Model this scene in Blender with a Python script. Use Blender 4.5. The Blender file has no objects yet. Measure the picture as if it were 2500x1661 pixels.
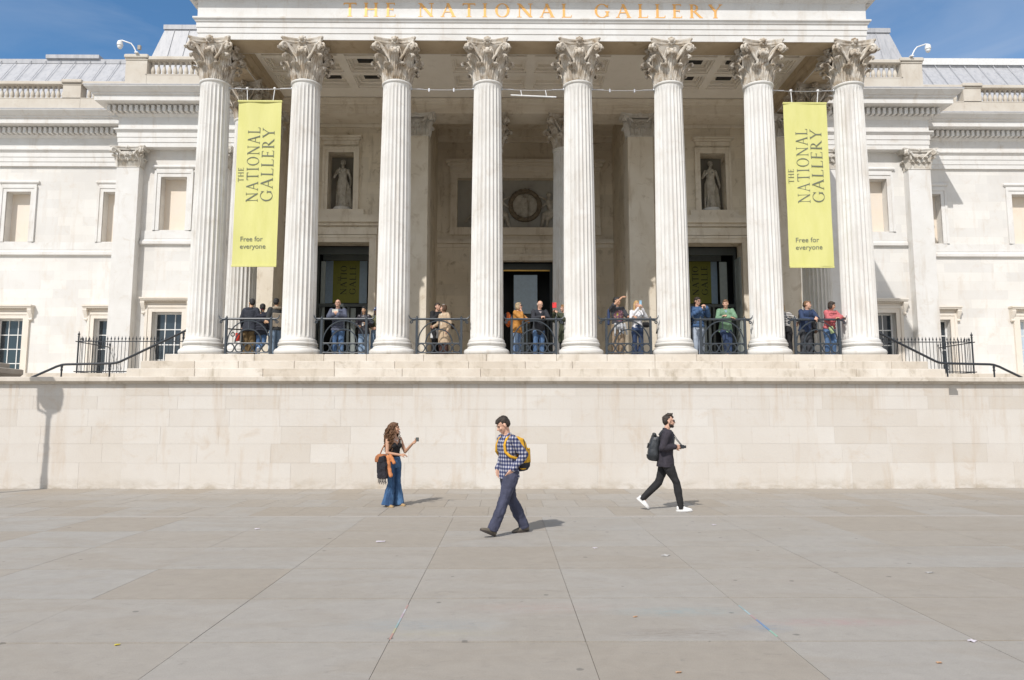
import bpy, math, random
from mathutils import Vector, Matrix
import mathutils
R = math.radians
random.seed(7)
scene = bpy.context.scene
COL = scene.collection

# ---------------- camera, sky, sun, exposure ----------------
cam_d = bpy.data.cameras.new('camera'); cam = bpy.data.objects.new('camera', cam_d); COL.objects.link(cam)
cam_d.sensor_width = 36.0; cam_d.lens = 25.0; cam_d.clip_start = 0.1; cam_d.clip_end = 4000
cam.location = (0, 0, 1.78); cam.rotation_euler = (R(90 + 6.16), R(0.0), R(-0.5))
scene.camera = cam
scene.view_settings.view_transform = 'Standard'; scene.view_settings.look = 'None'
scene.view_settings.exposure = 0.06; scene.view_settings.gamma = 1.0

SA, SB = 0.55, 1.12                     # shadow travel per metre of depth: sideways, downwards
sun_vec = Vector((-SA, -1.0, SB)).normalized()
sun_el = math.asin(sun_vec.z); sun_az = math.atan2(sun_vec.x, sun_vec.y)
w = bpy.data.worlds.new('World'); scene.world = w; w.use_nodes = True
nt = w.node_tree; nt.nodes.clear()
o_ = nt.nodes.new('ShaderNodeOutputWorld'); bg = nt.nodes.new('ShaderNodeBackground')
sky = nt.nodes.new('ShaderNodeTexSky'); sky.sky_type = 'NISHITA'; sky.sun_disc = False
sky.sun_elevation = sun_el; sky.sun_rotation = sun_az
sky.altitude = 50; sky.air_density = 1.0; sky.dust_density = 0.15; sky.ozone_density = 3.5
tc = nt.nodes.new('ShaderNodeTexCoord'); mp = nt.nodes.new('ShaderNodeMapping')
mp.inputs['Scale'].default_value = (1.2, 1.0, 4.5); mp.inputs['Rotation'].default_value = (0, R(28), 0)
nz = nt.nodes.new('ShaderNodeTexNoise'); nz.inputs['Scale'].default_value = 2.4; nz.inputs['Detail'].default_value = 7; nz.inputs['Roughness'].default_value = 0.55
nz.inputs['Distortion'].default_value = 0.5
rp = nt.nodes.new('ShaderNodeValToRGB'); rp.color_ramp.elements[0].position = 0.46; rp.color_ramp.elements[0].color = (0, 0, 0, 1)
rp.color_ramp.elements[1].position = 0.80; rp.color_ramp.elements[1].color = (0.42, 0.42, 0.42, 1)
mx = nt.nodes.new('ShaderNodeMixRGB'); mx.blend_type = 'MIX'; mx.inputs[2].default_value = (4.2, 4.7, 5.6, 1)
nt.links.new(tc.outputs['Generated'], mp.inputs[0]); nt.links.new(mp.outputs[0], nz.inputs['Vector'])
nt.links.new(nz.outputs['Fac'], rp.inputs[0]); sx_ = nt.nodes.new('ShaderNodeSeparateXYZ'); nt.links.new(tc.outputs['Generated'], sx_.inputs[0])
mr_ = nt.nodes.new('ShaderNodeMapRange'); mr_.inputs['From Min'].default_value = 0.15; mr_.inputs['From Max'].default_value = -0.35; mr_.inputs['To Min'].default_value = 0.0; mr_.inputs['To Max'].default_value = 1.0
nt.links.new(sx_.outputs[1], mr_.inputs['Value'])            # unseen cloud bank added behind the viewer as neutral fill light
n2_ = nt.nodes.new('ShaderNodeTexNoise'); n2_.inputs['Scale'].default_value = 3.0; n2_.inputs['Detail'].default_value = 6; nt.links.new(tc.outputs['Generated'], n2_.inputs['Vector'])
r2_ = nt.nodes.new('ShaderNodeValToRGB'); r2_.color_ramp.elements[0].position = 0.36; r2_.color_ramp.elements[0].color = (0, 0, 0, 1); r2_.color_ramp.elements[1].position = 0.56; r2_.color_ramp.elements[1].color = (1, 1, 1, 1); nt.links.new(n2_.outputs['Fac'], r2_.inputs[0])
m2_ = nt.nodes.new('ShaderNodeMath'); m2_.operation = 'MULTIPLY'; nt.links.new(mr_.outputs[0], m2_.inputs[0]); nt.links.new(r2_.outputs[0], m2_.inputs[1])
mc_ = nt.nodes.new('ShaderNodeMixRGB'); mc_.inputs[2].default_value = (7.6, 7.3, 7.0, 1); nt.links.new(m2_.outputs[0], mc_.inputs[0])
nt.links.new(rp.outputs[0], mx.inputs[0])
tn = nt.nodes.new('ShaderNodeMixRGB'); tn.blend_type = 'MULTIPLY'; tn.inputs[0].default_value = 1; tn.inputs[2].default_value = (0.72, 1.0, 1.10, 1)
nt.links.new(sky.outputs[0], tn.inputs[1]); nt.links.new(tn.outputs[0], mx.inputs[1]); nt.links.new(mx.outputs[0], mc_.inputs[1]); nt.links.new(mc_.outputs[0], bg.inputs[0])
bg.inputs[1].default_value = 0.130
scene.cycles.diffuse_bounces = 8; scene.cycles.max_bounces = 12
nt.links.new(bg.outputs[0], o_.inputs[0])
sd = bpy.data.lights.new('sun', 'SUN'); sun = bpy.data.objects.new('sun', sd); COL.objects.link(sun)
sd.energy = 3.8; sd.angle = R(0.53); sd.color = (1.0, 0.957, 0.905)
sun.rotation_euler = (-sun_vec).to_track_quat('-Z', 'Y').to_euler(); sun.location = (-20, -30, 40)

# ---------------- mesh helper ----------------
class MB:
    def __init__(s): s.v = []; s.f = []; s.t = []
    def face(s, idx, tone=0.5): s.f.append(tuple(idx)); s.t.append(tone)
    def add(s, vs, fs, tone=0.5):
        b = len(s.v); s.v.extend([tuple(p) for p in vs])
        for f in fs: s.f.append(tuple(b + i for i in f)); s.t.append(tone)
    def box(s, x0, x1, y0, y1, z0, z1, tone=0.5):
        s.add([(x0,y0,z0),(x1,y0,z0),(x1,y1,z0),(x0,y1,z0),(x0,y0,z1),(x1,y0,z1),(x1,y1,z1),(x0,y1,z1)],
              [(0,3,2,1),(4,5,6,7),(0,1,5,4),(1,2,6,5),(2,3,7,6),(3,0,4,7)], tone)
    def bev(s, x0, x1, y0, y1, z0, z1, b=0.02, tone=0.5):   # box with chamfered vertical and top edges
        def ring(e, z): return [(x0+e,y0,z),(x1-e,y0,z),(x1,y0+e,z),(x1,y1-e,z),(x1-e,y1,z),(x0+e,y1,z),(x0,y1-e,z),(x0,y0+e,z)]
        def ring2(e, z): return [(x0+e+b,y0+b,z),(x1-e-b,y0+b,z),(x1-b,y0+e+b,z),(x1-b,y1-e-b,z),(x1-e-b,y1-b,z),(x0+e+b,y1-b,z),(x0+b,y1-e-b,z),(x0+b,y0+e+b,z)]
        vs = ring2(b,z0) + ring(b,z0+b) + ring(b,z1-b) + ring2(b,z1)
        fs = [tuple(range(7,-1,-1)), tuple(range(24,32))]
        for k in range(3):
            for i in range(8): j=(i+1)%8; fs.append((k*8+i,k*8+j,k*8+8+j,k*8+8+i))
        s.add(vs, fs, tone)
    def prism(s, poly, y0, y1, tone=0.5):                     # poly in x,z, counter-clockwise seen from -y
        n = len(poly)
        vs = [(x,y0,z) for x,z in poly] + [(x,y1,z) for x,z in poly]
        fs = [tuple(range(n)), tuple(range(2*n-1,n-1,-1))] + [(i,n+i,n+(i+1)%n,(i+1)%n) for i in range(n)]
        s.add(vs, fs, tone)
    def loft(s, rings, caps=True, tone=0.5):
        n = len(rings[0]); vs = [p for r in rings for p in r]; fs = []
        for k in range(len(rings)-1):
            for i in range(n): j=(i+1)%n; fs.append((k*n+i,k*n+j,(k+1)*n+j,(k+1)*n+i))
        if caps: fs.append(tuple(range(n-1,-1,-1))); fs.append(tuple(range((len(rings)-1)*n, len(rings)*n)))
        s.add(vs, fs, tone)
    def lathe(s, prof, c=(0,0,0), n=24, tone=0.5, caps=True):
        s.loft([[(c[0]+r*math.cos(2*math.pi*i/n), c[1]+r*math.sin(2*math.pi*i/n), c[2]+z) for i in range(n)] for r,z in prof], caps, tone)
    def tube(s, pts, r, n=8, tone=0.5, caps=True, flat=None):
        pts = [Vector(p) for p in pts]; m = len(pts); rs = r if isinstance(r,(list,tuple)) else [r]*m
        rings = []; up = None
        for i,p in enumerate(pts):
            t = (pts[min(i+1,m-1)]-pts[max(i-1,0)])
            if t.length < 1e-9: t = Vector((0,0,1))
            t.normalize()
            if up is None: up = Vector((0,0,1)) if abs(t.z)<0.9 else Vector((1,0,0))
            a = up - t*up.dot(t)
            if a.length < 1e-6: a = t.orthogonal()
            a.normalize(); up = a; b = t.cross(a)
            k = 1.0 if flat is None else flat
            rings.append([p + (a*math.cos(2*math.pi*j/n) + b*math.sin(2*math.pi*j/n)*k)*rs[i] for j in range(n)])
        s.loft(rings, caps, tone)
    def ball(s, c, r, n=10, m=None, tone=0.5, rot=None):
        if not isinstance(r,(tuple,list)): r=(r,r,r)
        m = m or max(4,n//2+1); c = Vector(c); rings=[]
        for k in range(1,m):
            a = math.pi*k/m
            rings.append([Vector((r[0]*math.sin(a)*math.cos(2*math.pi*i/n), r[1]*math.sin(a)*math.sin(2*math.pi*i/n), -r[2]*math.cos(a))) for i in range(n)])
        vs=[Vector((0,0,-r[2]))]+[p for g in rings for p in g]+[Vector((0,0,r[2]))]
        if rot is not None: vs=[rot@p for p in vs]
        vs=[c+p for p in vs]; fs=[]
        for i in range(n): fs.append((0,1+(i+1)%n,1+i)); e=len(vs)-1; q=1+(m-2)*n; fs.append((e,q+i,q+(i+1)%n))
        for k in range(m-2):
            for i in range(n): j=(i+1)%n; fs.append((1+k*n+i,1+k*n+j,1+(k+1)*n+j,1+(k+1)*n+i))
        s.add(vs,fs,tone)
    def cap(s, a, ra, b, rb, n=12, flat=None):                 # tapered capsule
        a=Vector(a); b=Vector(b); t=(b-a)
        if t.length<1e-6: s.ball(a,ra,n); return
        t.normalize(); x=t.orthogonal().normalized(); y=t.cross(x); rings=[]
        for k in range(1,4): q=math.pi/2*(k/4); rings.append([a-t*ra*math.cos(q)+(x*math.cos(2*math.pi*i/n)+y*math.sin(2*math.pi*i/n))*ra*math.sin(q) for i in range(n)])
        rings.append([a+(x*math.cos(2*math.pi*i/n)+y*math.sin(2*math.pi*i/n))*ra for i in range(n)])
        rings.append([b+(x*math.cos(2*math.pi*i/n)+y*math.sin(2*math.pi*i/n))*rb for i in range(n)])
        for k in range(1,4): q=math.pi/2*(k/4); rings.append([b+t*rb*math.sin(q)+(x*math.cos(2*math.pi*i/n)+y*math.sin(2*math.pi*i/n))*rb*math.cos(q) for i in range(n)])
        s.loft(rings)
    def mould(s, path, prof, closed=False, tone=0.5, cap=True):  # sweep (offset, z) profile along x,y path; offset goes to the right of travel
        n=len(path); rings=[]
        for i,(x,y) in enumerate(path):
            P=Vector((x,y))
            d0=(P-Vector(path[i-1])).normalized() if (i>0 or closed) else None
            d1=(Vector(path[(i+1)%n])-P).normalized() if (i<n-1 or closed) else None
            if d0 is None: d0=d1
            if d1 is None: d1=d0
            n0=Vector((d0.y,-d0.x)); n1=Vector((d1.y,-d1.x)); mm=(n0+n1); mm=mm/(mm.dot(n0)) if mm.length>1e-6 else n0
            rings.append([(x+mm.x*o, y+mm.y*o, z) for o,z in prof])
        k=len(prof); vs=[p for r in rings for p in r]; fs=[]
        for i in range(n if closed else n-1):
            a=i*k; b=((i+1)%n)*k
            for j in range(k-1): fs.append((a+j,b+j,b+j+1,a+j+1))
        if cap and not closed: fs.append(tuple(range(k-1,-1,-1))); fs.append(tuple((n-1)*k+j for j in range(k)))
        s.add(vs,fs,tone)
    def mesh(s, name, smooth=None):
        me=bpy.data.meshes.new(name); me.from_pydata(s.v,[],s.f)
        at=me.attributes.new('tone','FLOAT','FACE'); at.data.foreach_set('value', s.t)
        if smooth is not None:
            me.polygons.foreach_set('use_smooth',[True]*len(me.polygons)); me.set_sharp_from_angle(angle=R(smooth))
        me.update(); return me
    def build(s, name, mat, parent=None, smooth=None, loc=None):
        me=s.mesh(name,smooth); me.materials.append(mat)
        o=bpy.data.objects.new(name,me); COL.objects.link(o); o.parent=parent
        if loc is not None: o.location=loc
        return o

def tag(o, label=None, cat=None, group=None, kind=None):
    if label: o['label']=label
    if cat: o['category']=cat
    if group: o['group']=group
    if kind: o['kind']=kind
    return o
def empty(name, loc=(0,0,0), rz=0, parent=None):
    o=bpy.data.objects.new(name,None); o.empty_display_size=0.2; COL.objects.link(o); o.location=loc; o.rotation_euler=(0,0,rz); o.parent=parent; return o
def kids(o): return [c for c in bpy.data.objects if c.parent==o]
def copy_tree(o, parent=None, loc=None):
    c=o.copy(); COL.objects.link(c); c.parent=parent
    if loc is not None: c.location=loc
    for ch in kids(o): copy_tree(ch,c)
    return c

# ---------------- materials ----------------
def N(nt,t,**k):
    n=nt.nodes.new(t)
    for a,b in k.items():
        if a in n.inputs: n.inputs[a].default_value=b
        else: setattr(n,a,b)
    return n
def mat_base(name, rough=0.8):
    m=bpy.data.materials.new(name); m.use_nodes=True; nt=m.node_tree; b=nt.nodes['Principled BSDF']
    b.inputs['Roughness'].default_value=rough; return m,nt,b
def noise(nt, vec, scale, detail=4, rough=0.55, dist=0.0):
    n=N(nt,'ShaderNodeTexNoise'); n.inputs['Scale'].default_value=scale; n.inputs['Detail'].default_value=detail
    n.inputs['Roughness'].default_value=rough; n.inputs['Distortion'].default_value=dist
    if vec is not None: nt.links.new(vec,n.inputs['Vector'])
    return n.outputs['Fac']
def ramp(nt, fac, stops):
    r=N(nt,'ShaderNodeValToRGB'); cr=r.color_ramp
    while len(cr.elements)<len(stops): cr.elements.new(0.5)
    for e,(p,c) in zip(cr.elements,stops):
        e.position=p; e.color=c if len(c)==4 else (*c,1)
    nt.links.new(fac,r.inputs[0]); return r.outputs[0]
def mix(nt, fac, a, b, mode='MIX'):
    m=N(nt,'ShaderNodeMixRGB'); m.blend_type=mode
    for i,x in ((0,fac),(1,a),(2,b)):
        if hasattr(x,'is_linked'): nt.links.new(x,m.inputs[i])
        elif isinstance(x,(int,float)): m.inputs[i].default_value=x
        else: m.inputs[i].default_value=(*x,1) if len(x)==3 else x
    return m.outputs[0]
def scaled(nt, vec, s):
    m=N(nt,'ShaderNodeMapping'); m.inputs['Scale'].default_value=s; nt.links.new(vec,m.inputs[0]); return m.outputs[0]
def bump(nt, b, h, strength=0.3, dist=0.01):
    n=N(nt,'ShaderNodeBump'); n.inputs['Strength'].default_value=strength; n.inputs['Distance'].default_value=dist
    nt.links.new(h,n.inputs['Height']); nt.links.new(n.outputs[0],b.inputs['Normal'])
def stone(name, c1, c2, stain=(0.42,0.30,0.19), stain_amt=0.35, bricks=None, mortar=0.75, streak=0.25, big=0.5, tone_amt=0.0, bstr=0.25, tones=None):
    m,nt,b=mat_base(name,0.85); g=N(nt,'ShaderNodeNewGeometry'); pos=g.outputs['Position']
    n1=noise(nt,pos,big,6,0.6,0.4); col=mix(nt,ramp(nt,n1,[(0.35,(0,0,0)),(0.65,(1,1,1))]),c1,c2)
    if bricks:
        sx=N(nt,'ShaderNodeSeparateXYZ'); nt.links.new(pos,sx.inputs[0])
        ad=N(nt,'ShaderNodeMath',operation='ADD'); nt.links.new(sx.outputs[0],ad.inputs[0]); nt.links.new(sx.outputs[1],ad.inputs[1])
        cb=N(nt,'ShaderNodeCombineXYZ'); nt.links.new(ad.outputs[0],cb.inputs[0]); nt.links.new(sx.outputs[2],cb.inputs[1])
        br=N(nt,'ShaderNodeTexBrick'); nt.links.new(cb.outputs[0],br.inputs['Vector'])
        br.inputs['Color1'].default_value=(0.80,0.79,0.78,1); br.inputs['Color2'].default_value=(1.06,1.04,1.0,1)
        br.inputs['Mortar'].default_value=(mortar,mortar*0.97,mortar*0.92,1); br.inputs['Scale'].default_value=1.0
        br.inputs['Mortar Size'].default_value=0.006; br.inputs['Brick Width'].default_value=bricks[0]; br.inputs['Row Height'].default_value=bricks[1]; br.inputs['Bias'].default_value=0.1
        br.inputs['Mortar Smooth'].default_value=0.4
        col=mix(nt,bricks[2],col,br.outputs['Color'],'MULTIPLY')
    if tone_amt:
        at=N(nt,'ShaderNodeAttribute',attribute_name='tone'); tn=tones or [(0,(0.72,0.66,0.58)),(0.35,(0.93,0.90,0.86)),(1,(1.08,1.08,1.08))]
        col=mix(nt,tone_amt,col,ramp(nt,at.outputs['Fac'],tn),'MULTIPLY')
    st=noise(nt,scaled(nt,pos,(2.2,2.2,0.35)),1.3,5,0.65,0.2)
    col=mix(nt,mix(nt,1.0,ramp(nt,st,[(0.55,(0,0,0)),(0.75,(1,1,1))]),(streak,)*3,'MULTIPLY'),col,stain)
    s2=noise(nt,pos,1.9,8,0.7,0.6)
    col=mix(nt,mix(nt,1.0,ramp(nt,s2,[(0.55,(0,0,0)),(0.72,(1,1,1))]),(stain_amt,)*3,'MULTIPLY'),col,stain)
    if 'retaining' in name:      # rust-brown runs below the coping and splashed grime along the foot
        sz=N(nt,'ShaderNodeSeparateXYZ'); nt.links.new(pos,sz.inputs[0])
        rn_=noise(nt,scaled(nt,pos,(2.6,2.6,0.10)),1.6,5,0.7); zt=N(nt,'ShaderNodeMapRange'); zt.inputs['From Min'].default_value=1.3; zt.inputs['From Max'].default_value=2.6; nt.links.new(sz.outputs[2],zt.inputs['Value'])
        col=mix(nt,mix(nt,1.0,mix(nt,1.0,ramp(nt,rn_,[(0.53,(0,0,0)),(0.66,(1,1,1))]),zt.outputs[0],'MULTIPLY'),(0.55,)*3,'MULTIPLY'),col,(0.46,0.36,0.26))
        zb=N(nt,'ShaderNodeMapRange'); zb.inputs['From Min'].default_value=0.30; zb.inputs['From Max'].default_value=0.0; nt.links.new(sz.outputs[2],zb.inputs['Value'])
        gn=noise(nt,scaled(nt,pos,(1,1,2.2)),2.2,7,0.7,0.4); col=mix(nt,mix(nt,1.0,mix(nt,1.0,ramp(nt,gn,[(0.42,(0,0,0)),(0.62,(1,1,1))]),zb.outputs[0],'MULTIPLY'),(0.75,)*3,'MULTIPLY'),col,(0.36,0.31,0.24))
    fine=noise(nt,pos,60,3,0.7); col=mix(nt,0.12,col,ramp(nt,fine,[(0.3,(0.6,0.6,0.6)),(0.7,(1.3,1.3,1.3))]),'MULTIPLY')
    nt.links.new(col,b.inputs['Base Color']); bump(nt,b,noise(nt,pos,35,6,0.75),bstr,0.012); return m
def fabric(name, c, var=0.25, rough=0.85, bs=0.5, wr=14, sheen=0.0, dist=0.03):
    m,nt,b=mat_base(name,rough); t=N(nt,'ShaderNodeNewGeometry'); v=t.outputs['Position']
    n=noise(nt,scaled(nt,v,(1,1,.55)),wr*.8,4,0.55,0.15); d=tuple(x*(1-var) for x in c); e=tuple(min(1,x*(1+var)) for x in c)
    nt.links.new(ramp(nt,n,[(0.3,d),(0.7,e)]),b.inputs['Base Color']); bump(nt,b,n,bs,dist); return m
def plain(name, c, rough=0.6, metal=0.0, bs=0.0):
    m,nt,b=mat_base(name,rough); t=N(nt,'ShaderNodeNewGeometry'); n=noise(nt,t.outputs['Position'],9,5,0.6)
    nt.links.new(ramp(nt,n,[(0.25,tuple(x*0.88 for x in c)),(0.75,tuple(min(1,x*1.08) for x in c))]),b.inputs['Base Color'])
    b.inputs['Metallic'].default_value=metal
    if bs: bump(nt,b,n,bs,0.01)
    return m
M={}
W1,W2=(0.70,0.695,0.68),(0.635,0.62,0.595)
M['wall']=stone('portland_stone_wall',W1,W2,(0.52,0.43,0.34),0.35,(1.15,0.42,0.45),0.84,0.40,0.35)
M['trim']=stone('portland_stone_trim',(0.69,0.685,0.67),(0.625,0.61,0.585),(0.44,0.36,0.27),0.38,None,0.7,0.42,0.9)
M['cream']=stone('cream_stone',(0.68,0.62,0.54),(0.69,0.65,0.59),(0.42,0.33,0.24),0.2,None,0.7,0.2,0.8)
M['shaft']=stone('column_stone',(0.69,0.68,0.655),(0.61,0.59,0.555),(0.42,0.36,0.29),0.40,None,0.7,0.50,1.1)
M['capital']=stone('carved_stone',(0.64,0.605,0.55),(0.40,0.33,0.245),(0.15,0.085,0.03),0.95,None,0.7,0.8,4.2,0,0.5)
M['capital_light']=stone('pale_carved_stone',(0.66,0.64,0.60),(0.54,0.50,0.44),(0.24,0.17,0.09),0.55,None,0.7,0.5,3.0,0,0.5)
M['inner']=stone('sheltered_stone',(0.71,0.645,0.535),(0.61,0.54,0.43),(0.24,0.18,0.11),0.8,(1.15,0.5,0.5),0.80,0.65,0.45)
M['inner_trim']=stone('sheltered_trim',(0.72,0.66,0.56),(0.64,0.57,0.465),(0.32,0.23,0.13),0.5,None,0.8,0.5,0.8)
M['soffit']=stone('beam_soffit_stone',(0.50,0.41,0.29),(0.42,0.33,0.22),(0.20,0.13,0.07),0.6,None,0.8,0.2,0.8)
M['plaster']=stone('ceiling_plaster',(0.82,0.775,0.70),(0.78,0.73,0.65),(0.36,0.30,0.22),0.15,None,0.8,0.1,0.8)
M['floor']=stone('portico_floor_stone',(0.5,0.46,0.40),(0.45,0.41,0.35),(0.30,0.24,0.18),0.3,None,0.8,0.1,0.8)
M['ashlar']=stone('retaining_wall_stone',(0.60,0.570,0.53),(0.565,0.525,0.475),(0.47,0.37,0.27),0.42,None,0.8,0.5,0.45,1.0,0.35,[(0,(0.90,0.87,0.83)),(0.3,(0.97,0.96,0.95)),(1,(1.02,1.02,1.02))])
M['joint']=stone('wall_joint',(0.50,0.46,0.41),(0.45,0.41,0.36),(0.36,0.28,0.2),0.3)
M['steps']=stone('weathered_step_stone',(0.62,0.58,0.52),(0.55,0.50,0.435),(0.28,0.23,0.16),0.62,None,0.8,0.7,1.8,0.8,0.4)
M['pier']=stone('grey_weathered_stone',(0.36,0.33,0.29),(0.30,0.26,0.22),(0.14,0.11,0.08),0.5,None,0.8,0.6,1.2)
M['statue']=stone('statue_stone',(0.50,0.47,0.41),(0.36,0.325,0.27),(0.08,0.065,0.04),0.8,None,0.8,0.8,6.0,0,0.8)
M['wreath']=stone('dark_wreath_stone',(0.22,0.18,0.125),(0.14,0.11,0.075),(0.05,0.04,0.03),0.5,None,0.8,0.2,6.0,0,0.8)
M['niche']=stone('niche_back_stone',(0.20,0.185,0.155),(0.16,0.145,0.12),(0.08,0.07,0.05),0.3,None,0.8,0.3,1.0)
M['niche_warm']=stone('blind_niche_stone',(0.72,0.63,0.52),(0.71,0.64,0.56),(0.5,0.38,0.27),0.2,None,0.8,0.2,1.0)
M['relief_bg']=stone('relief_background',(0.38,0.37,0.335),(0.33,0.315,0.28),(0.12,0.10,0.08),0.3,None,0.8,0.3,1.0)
M['iron']=plain('black_iron',(0.022,0.026,0.032),0.38,0.0,0.2)
M['grey_iron']=plain('blue_grey_iron',(0.034,0.043,0.054),0.42,0.0,0.2)
M['white_paint']=plain('white_paint',(0.72,0.72,0.71),0.5)
M['white_metal']=plain('white_metal',(0.75,0.75,0.75),0.4)
M['steel']=plain('galvanised_steel',(0.55,0.56,0.58),0.35,0.6)
M['gold']=plain('gilded_letter',(0.78,0.42,0.13),0.42,0.25)
M['brass']=plain('brass',(0.55,0.33,0.08),0.35,0.8)
M['lead']=None
def lead():
    m,nt,b=mat_base('lead_roof',0.55); g=N(nt,'ShaderNodeNewGeometry'); v=g.outputs['Position']
    n=noise(nt,scaled(nt,v,(4,4,0.5)),1.5,6,0.7,0.3)
    nt.links.new(ramp(nt,n,[(0.3,(0.30,0.305,0.32)),(0.5,(0.40,0.405,0.425)),(0.8,(0.46,0.455,0.455))]),b.inputs['Base Color']); bump(nt,b,noise(nt,v,8,4),0.2,0.02); return m
M['lead']=lead()
def glass():
    m,nt,b=mat_base('window_glass',0.06); b.inputs['Base Color'].default_value=(0.025,0.035,0.045,1); b.inputs['IOR'].default_value=1.5
    b.inputs['Specular IOR Level'].default_value=0.8
    g=N(nt,'ShaderNodeNewGeometry'); bump(nt,b,noise(nt,g.outputs['Position'],1.2,2),0.05,0.02); return m
M['glass']=glass()
M['dark']=plain('dark_door_paint',(0.006,0.007,0.008),0.5)  # near black on door lobbies, window backings and ceiling vents
M['door_frame']=plain('bronze_door_frame',(0.055,0.065,0.065),0.45)
M['olive']=plain('olive_poster',(0.30,0.30,0.05),0.6)
M['poster_blue']=plain('pale_blue_panel',(0.42,0.54,0.66),0.5)
M['poster_grey']=plain('grey_panel',(0.24,0.27,0.265),0.5)
M['poster_ink']=plain('poster_ink',(0.02,0.022,0.012),0.6)
M['ink']=plain('banner_ink',(0.15,0.165,0.125),0.8)
def banner():
    m,nt,b=mat_base('lime_banner_fabric',0.8); g=N(nt,'ShaderNodeNewGeometry'); v=g.outputs['Position']
    n=noise(nt,scaled(nt,v,(3,3,0.7)),1.5,5,0.6)
    nt.links.new(ramp(nt,n,[(0.3,(0.58,0.565,0.20)),(0.7,(0.625,0.605,0.245))]),b.inputs['Base Color']); bump(nt,b,n,0.3,0.03)
    b.inputs['Transmission Weight'].default_value=0.0; return m
M['banner']=banner()
def paving():
    m,nt,b=mat_base('york_stone_paving',0.8); g=N(nt,'ShaderNodeNewGeometry'); v=g.outputs['Position']
    at=N(nt,'ShaderNodeAttribute',attribute_name='tone')
    base=ramp(nt,at.outputs['Fac'],[(0,(0.322,0.282,0.232)),(0.3,(0.334,0.300,0.256)),(0.55,(0.344,0.315,0.276)),(1,(0.344,0.323,0.292))])
    n1=noise(nt,scaled(nt,v,(0.7,1.6,1)),0.8,6,0.6,0.8)
    base=mix(nt,mix(nt,1.0,ramp(nt,n1,[(0.46,(0,0,0)),(0.60,(1,1,1))]),(0.42,)*3,'MULTIPLY'),base,(0.305,0.265,0.215))
    n2=noise(nt,v,5,7,0.7,0.5); base=mix(nt,0.35,base,ramp(nt,n2,[(0.3,(0.80,0.80,0.80)),(0.7,(1.16,1.16,1.16))]),'MULTIPLY')
    g1=noise(nt,v,90,3,0.8); base=mix(nt,0.30,base,ramp(nt,g1,[(0.32,(0.70,0.70,0.70)),(0.68,(1.26,1.26,1.26))]),'MULTIPLY')
    # dark chewing-gum and oil spots
    vo=N(nt,'ShaderNodeTexVoronoi'); vo.inputs['Scale'].default_value=2.1; nt.links.new(v,vo.inputs['Vector'])
    wp=noise(nt,v,14,3)
    ad=N(nt,'ShaderNodeMath',operation='ADD'); nt.links.new(vo.outputs['Distance'],ad.inputs[0])
    ml=N(nt,'ShaderNodeMath',operation='MULTIPLY'); nt.links.new(wp,ml.inputs[0]); ml.inputs[1].default_value=0.10; nt.links.new(ml.outputs[0],ad.inputs[1])
    spot=ramp(nt,ad.outputs[0],[(0.100,(1,1,1)),(0.118,(0,0,0))]); base=mix(nt,mix(nt,1.0,spot,(0.7,)*3,'MULTIPLY'),base,(0.14,0.13,0.115))
    wear=noise(nt,scaled(nt,v,(1.5,4,1)),2.6,8,0.75,1.2); base=mix(nt,mix(nt,1.0,ramp(nt,wear,[(0.57,(0,0,0)),(0.72,(1,1,1))]),(0.5,)*3,'MULTIPLY'),base,(0.19,0.175,0.155))
    # old chalk colour trodden into the slabs
    def chalk(cx,cy,rx,ry,c,amt):
        nonlocal base
        mp=N(nt,'ShaderNodeMapping'); mp.inputs['Location'].default_value=(-cx/rx,-cy/ry,0); mp.inputs['Scale'].default_value=(1/rx,1/ry,0.0); nt.links.new(v,mp.inputs[0])
        gr=N(nt,'ShaderNodeTexGradient',gradient_type='SPHERICAL'); nt.links.new(mp.outputs[0],gr.inputs[0])
        q=mix(nt,1.0,ramp(nt,gr.outputs[1],[(0.0,(0,0,0)),(0.8,(1,1,1))]),ramp(nt,noise(nt,scaled(nt,v,(2,9,1)),4,6,0.7),[(0.4,(0,0,0)),(0.7,(1,1,1))]),'MULTIPLY')
        base=mix(nt,mix(nt,1.0,q,(amt,)*3,'MULTIPLY'),base,c)
    chalk(-0.75,6.35,1.0,0.25,(0.20,0.29,0.34),0.4); chalk(-0.5,6.1,0.7,0.14,(0.38,0.35,0.2),0.35); chalk(0.3,6.9,0.9,0.25,(0.42,0.22,0.18),0.3)
    chalk(2.2,6.25,0.30,0.18,(0.14,0.24,0.36),0.5); chalk(2.9,6.4,0.9,0.16,(0.42,0.18,0.2),0.45); chalk(1.6,6.75,0.8,0.2,(0.16,0.32,0.36),0.45); chalk(1.5,6.1,0.8,0.2,(0.16,0.12,0.09),0.6)
    nt.links.new(base,b.inputs['Base Color']); bump(nt,b,n2,0.25,0.01); return m
M['paving']=paving()
M['pave_joint']=stone('paving_joint',(0.21,0.19,0.165),(0.17,0.15,0.125),(0.10,0.09,0.07),0.5)
M['gutter']=stone('gutter_stone',(0.40,0.37,0.335),(0.36,0.33,0.295),(0.2,0.17,0.14),0.3)
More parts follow.
